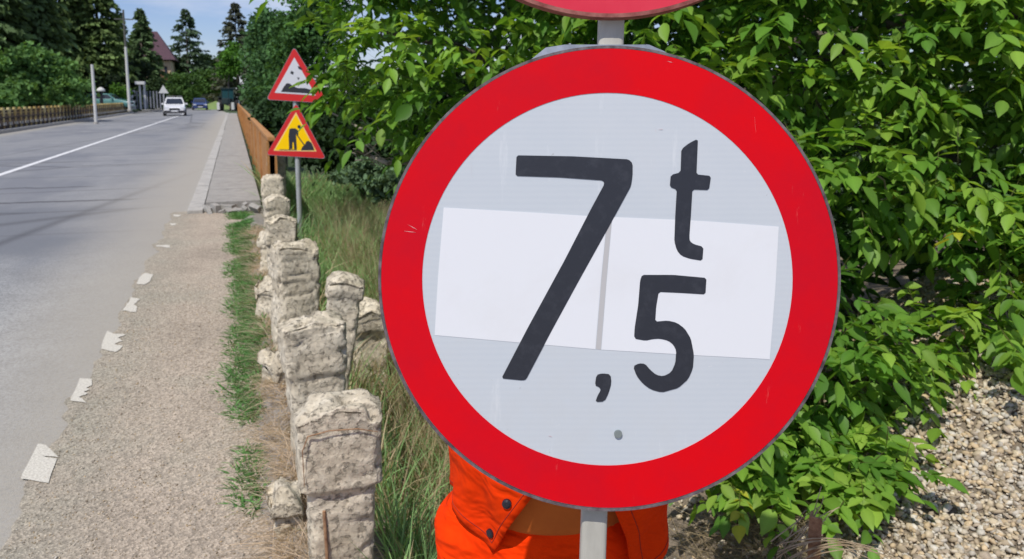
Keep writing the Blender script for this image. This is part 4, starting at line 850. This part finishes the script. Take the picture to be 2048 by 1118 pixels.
edges=[(0,1),(1,2),(2,3),(3,4),(4,5),(5,6)]
lz=z0-.10
for s,hh_ in((-1,h1),(1,h2)):
    i=len(nodes); nodes+=[((sx_+s*.09,0,lz-.04),.085,.085),((sx_+s*.12,-.02,lz*.53),.055,.06),((sx_+s*.14,.01,.09),.038,.042),((sx_+s*.15,-.12,.03),.035,.022)]; edges+=[(0,i),(i,i+1),(i+1,i+2),(i+2,i+3)]
    i=len(nodes); sho=Vector((s*.175,.01,z0+.33)); wr=hh_+Vector((s*.045,.055,-.01)); el_=(sho+wr)/2+Vector((s*.07,.10,-.12)); nodes+=[(sho,.052,.052),(el_,.040,.040),(wr,.026,.024),((hh_+Vector((s*.035,.03,0))),.022,.030)]; edges+=[(2,i),(i,i+1),(i+1,i+2),(i+2,i+3)]
bm_=skin('b',nodes,edges,None,None)
mb=MB()
for s,hh_ in((-1,h1),(1,h2)):
    c=hh_+Vector((0,-.004,0))
    for f in range(4):   # fingers curl round the pole
        zf=.030-.019*f; ln=[4.0,4.4,4.2,3.5][f]; pts=[]
        for q in range(8):
            a=math.atan2(.030,.040*s)+ (s*ln*q/7)*-1*-.85*(1); pts.append(c+Vector((math.cos(a)*.031,math.sin(a)*.028,zf)))
        mb.tube(pts,[.0092,.0092,.009,.0088,.0084,.008,.0075,.0055],8)
    pts=[c+Vector((s*.038,.035,.02)),c+Vector((s*.020,.040,.045)),c+Vector((-s*.008,.036,.052)),c+Vector((-s*.026,.02,.046))]; mb.tube(pts,[.013,.011,.0095,.007],8)
# nose and ears are part of the head's surface
hc=Vector(J['hm']); mb.tube([hc+Vector((0,-.085,.02)),hc+Vector((0,-.105,-.012)),hc+Vector((0,-.088,-.022))],[.008,.013,.009],8)
for s in(-1,1): mb.tube([hc+Vector((s*.078,.0,.02)),hc+Vector((s*.088,.01,.005)),hc+Vector((s*.08,.005,-.025))],[.008,.012,.007],8)
mb.tube([hc+Vector((-.022,-.088,-.045)),hc+Vector((0,-.092,-.043)),hc+Vector((.022,-.088,-.045))],[.004,.006,.004],8)
body=fuse('body',[bm_,mbm(mb)],.006,M_skin,ps)
for s in(-1,1):
    mb=MB(); mb.tube([hc+Vector((s*.030,-.083,.012)),hc+Vector((s*.030,-.089,.012)),hc+Vector((s*.030,-.091,.012))],[.012,.009,.003],10); mb.build('eye',mat('eye',(.05,.03,.02),.2),ps,smooth=True)
V=[];Fq=[]
for i in range(10):
    th=i/9*R(100)
    for j in range(24):
        ph=j/24*6.283; rr=1.09; fr=math.cos(ph+math.pi/2)
        v=Vector((math.sin(th)*math.cos(ph)*.082,math.sin(th)*math.sin(ph)*.098,math.cos(th)*.088+.012)); 
        if v.y<-.04 and v.z<.05: v.z=.05; v.y=max(v.y,-.088)
        V.append(hc+v*rr+Vector((0,.008,.01)))
for i in range(9):
    for j in range(24): Fq.append((i*24+j,i*24+(j+1)%24,(i+1)*24+(j+1)%24,(i+1)*24+j))
mb=MB(); mb.add(V,Fq); hr=mb.build('hair',M_hair,ps,smooth=True); sd=hr.modifiers.new('s','SOLIDIFY'); sd.thickness=.008
def loft(rings,n=40,e=1.0):
    V=[];Fq=[]
    for cx,cy,z,rx,ry in rings:
        for i in range(n):
            a=2*math.pi*i/n; c,s=math.cos(a),math.sin(a); V.append((cx+math.copysign(abs(c)**e,c)*rx,cy+math.copysign(abs(s)**e,s)*ry,z))
    m=len(rings); Fq=[(j*n+i,j*n+(i+1)%n,(j+1)*n+(i+1)%n,(j+1)*n+i) for j in range(m-1) for i in range(n)]+[tuple(range(n-1,-1,-1)),tuple((m-1)*n+i for i in range(n))]
    mb=MB(); mb.add(V,Fq); return mbm(mb)
fold=lambda co:.016*noise.noise(Vector((co.x*9,co.y*9,co.z*5)))+.006*noise.noise(Vector((co.x*16+co.z*14,co.y*16,co.z*9)))+.012*abs(noise.noise(Vector((co.x*6,co.y*6,co.z*26))))
hipc=-.035
tr1=loft([(hipc,0,z0-.012,.180,.125),(hipc,0,z0-.045,.208,.137),(hipc,0,z0-.09,.226,.150),(hipc,0,z0-.20,.220,.150),(hipc,0,z0-.26,.205,.135)])
legs=[loft([(hipc+s*.115,0,z0-.16,.108,.125),(hipc+s*.125,-.01,z0-.40,.095,.11),(hipc+s*.13,-.02,lz*.5,.082,.092),(hipc+s*.14,0,lz*.22,.085,.092),(hipc+s*.145,.0,.075,.090,.100)]) for s in(-1,1)]
fuse('trousers',[tr1]+legs,.010,M_or2,ps,disp=fold)
for s in(-1,1):
    mb=MB(); m2=loft([(hipc+s*.15,-.05,.0,.05,.135),(hipc+s*.15,-.05,.03,.052,.138),(hipc+s*.15,-.035,.07,.046,.10),(hipc+s*.15,.02,.11,.045,.06)]); fuse('boot',[m2],.006,mat('boot leather',(.03,.025,.02),.6),ps)
fuse('shirt',[loft([(sx_,0,z0-.035,.185,.142),(sx_,0,z0+.08,.185,.14),(0,0,z0+.25,.19,.13),(0,0,z0+.34,.15,.10),(0,0,z0+.39,.07,.07)])],.012,M_sh,ps,disp=lambda c:.005*noise.noise(Vector((c.x*8,c.y*8,c.z*14))))
# open jacket: a sheet wrapped round the torso, with hanging front corners
nu,nv_=90,40; V=[];Fq=[]
for i in range(nu):
    u=i/(nu-1)
    for j in range(nv_):
        v=j/(nv_-1); # v=0 hem, 1 shoulder
        aL=R(-90)-math.asin(min(.95,(.150-.115*min(1,v*2.6)+.0)/.25)); aR=R(-90)+math.asin(min(.95,(.125+.03*(1-min(1,v*3))-.10*max(0,v-.2))/.25))
        # from the left front edge clockwise round the back to the right front edge
        a=aL-(u)*(2*math.pi-(aR-aL))
        frL=max(0,1-u/.16); frR=max(0,1-(1-u)/.16)
        hem=z0+.0-.075*frL**1.2-.13*frR**1.1+.012*math.sin(u*19)
        z=hem+(z0+.36-hem)*v
        sh_=max(0,(z-(z0+.22))/.16); k_=1-.35*sh_**1.6
        rx=.232*k_*(1+.02*math.sin(a*7+z*9)); ry=.165*k_*(1+.05*math.sin(a*5))
        if frR>0: rx*=1+.05*frR*(1-v)
        fl=(1-v)**2*(.012*math.sin(a*9))
        p=Vector((math.cos(a)*(rx+fl),math.sin(a)*(ry+fl),z))
        d=.012*noise.noise(p*9)+.008*noise.noise(Vector((p.x*20,p.y*20,p.z*7))); p+=Vector((math.cos(a),math.sin(a),0))*d
        V.append(p)
for i in range(nu-1):
    for j in range(nv_-1): Fq.append((i*nv_+j,(i+1)*nv_+j,(i+1)*nv_+j+1,i*nv_+j+1))
mb=MB(); mb.add(V,Fq); jk=mb.build('jacket',M_or,ps,smooth=True); sd=jk.modifiers.new('s','SOLIDIFY'); sd.thickness=.006; sd.offset=0
JV=V
for s,hh_ in((-1,h1),(1,h2)):
    sho=Vector((s*.165,.01,z0+.325)); wr=hh_+Vector((s*.05,.065,-.01)); el_=(sho+wr)/2+Vector((s*.07,.10,-.12))
    pts=[sho.lerp(el_,t)*(1) for t in(0,.25,.5,.75)]+[el_.lerp(wr,t) for t in(0,.3,.6,.93)]; mb=MB(); mb.tube(pts,[.085,.078,.07,.066,.064,.056,.05,.044],16)
    fuse('sleeve',[mbm(mb)],.009,M_or,jk,disp=lambda c:.006*noise.noise(c*22))
M_seam=mat('seam thread',(.30,.014,.001),.9)
def offj(i,j):
    q=Vector(JV[i*nv_+j]); a_=Vector(JV[(i+1)*nv_+j])-q; b_=Vector(JV[i*nv_+j+1])-q; n_=a_.cross(b_).normalized()
    c_=Vector((0,0,q.z)); n_=-n_ if n_.dot(q-c_)<0 else n_
    return q+n_*.0032
for side in (1,nu-3):
    mb=MB(); mb.tube([offj(side,j) for j in range(1,34)],.0010,5); mb.build('seam',M_seam,jk)
mb=MB(); mb.tube([offj(i,1) for i in range(1,nu-2)],.0010,5); mb.build('seam',M_seam,jk)
# snap buttons on the left front edge
M_btn=mat('snap button',(.012,.012,.02),.35)
def onj(i,j):
    q=Vector(JV[i*nv_+j]); a_=Vector(JV[(i+1)*nv_+j])-q; b_=Vector(JV[i*nv_+j+1])-q; n_=a_.cross(b_).normalized()
    if n_.y>0:n_=-n_
    return q,n_
for i,j in((2,2),(2,10),(3,17),(4,24)):
    q,n_=onj(i,j); mb=MB(); mb.tube([q+n_*.002,q+n_*.008,q+n_*.010],[.0095,.009,.005],14); mb.build('snap_button',M_btn,jk,smooth=False)
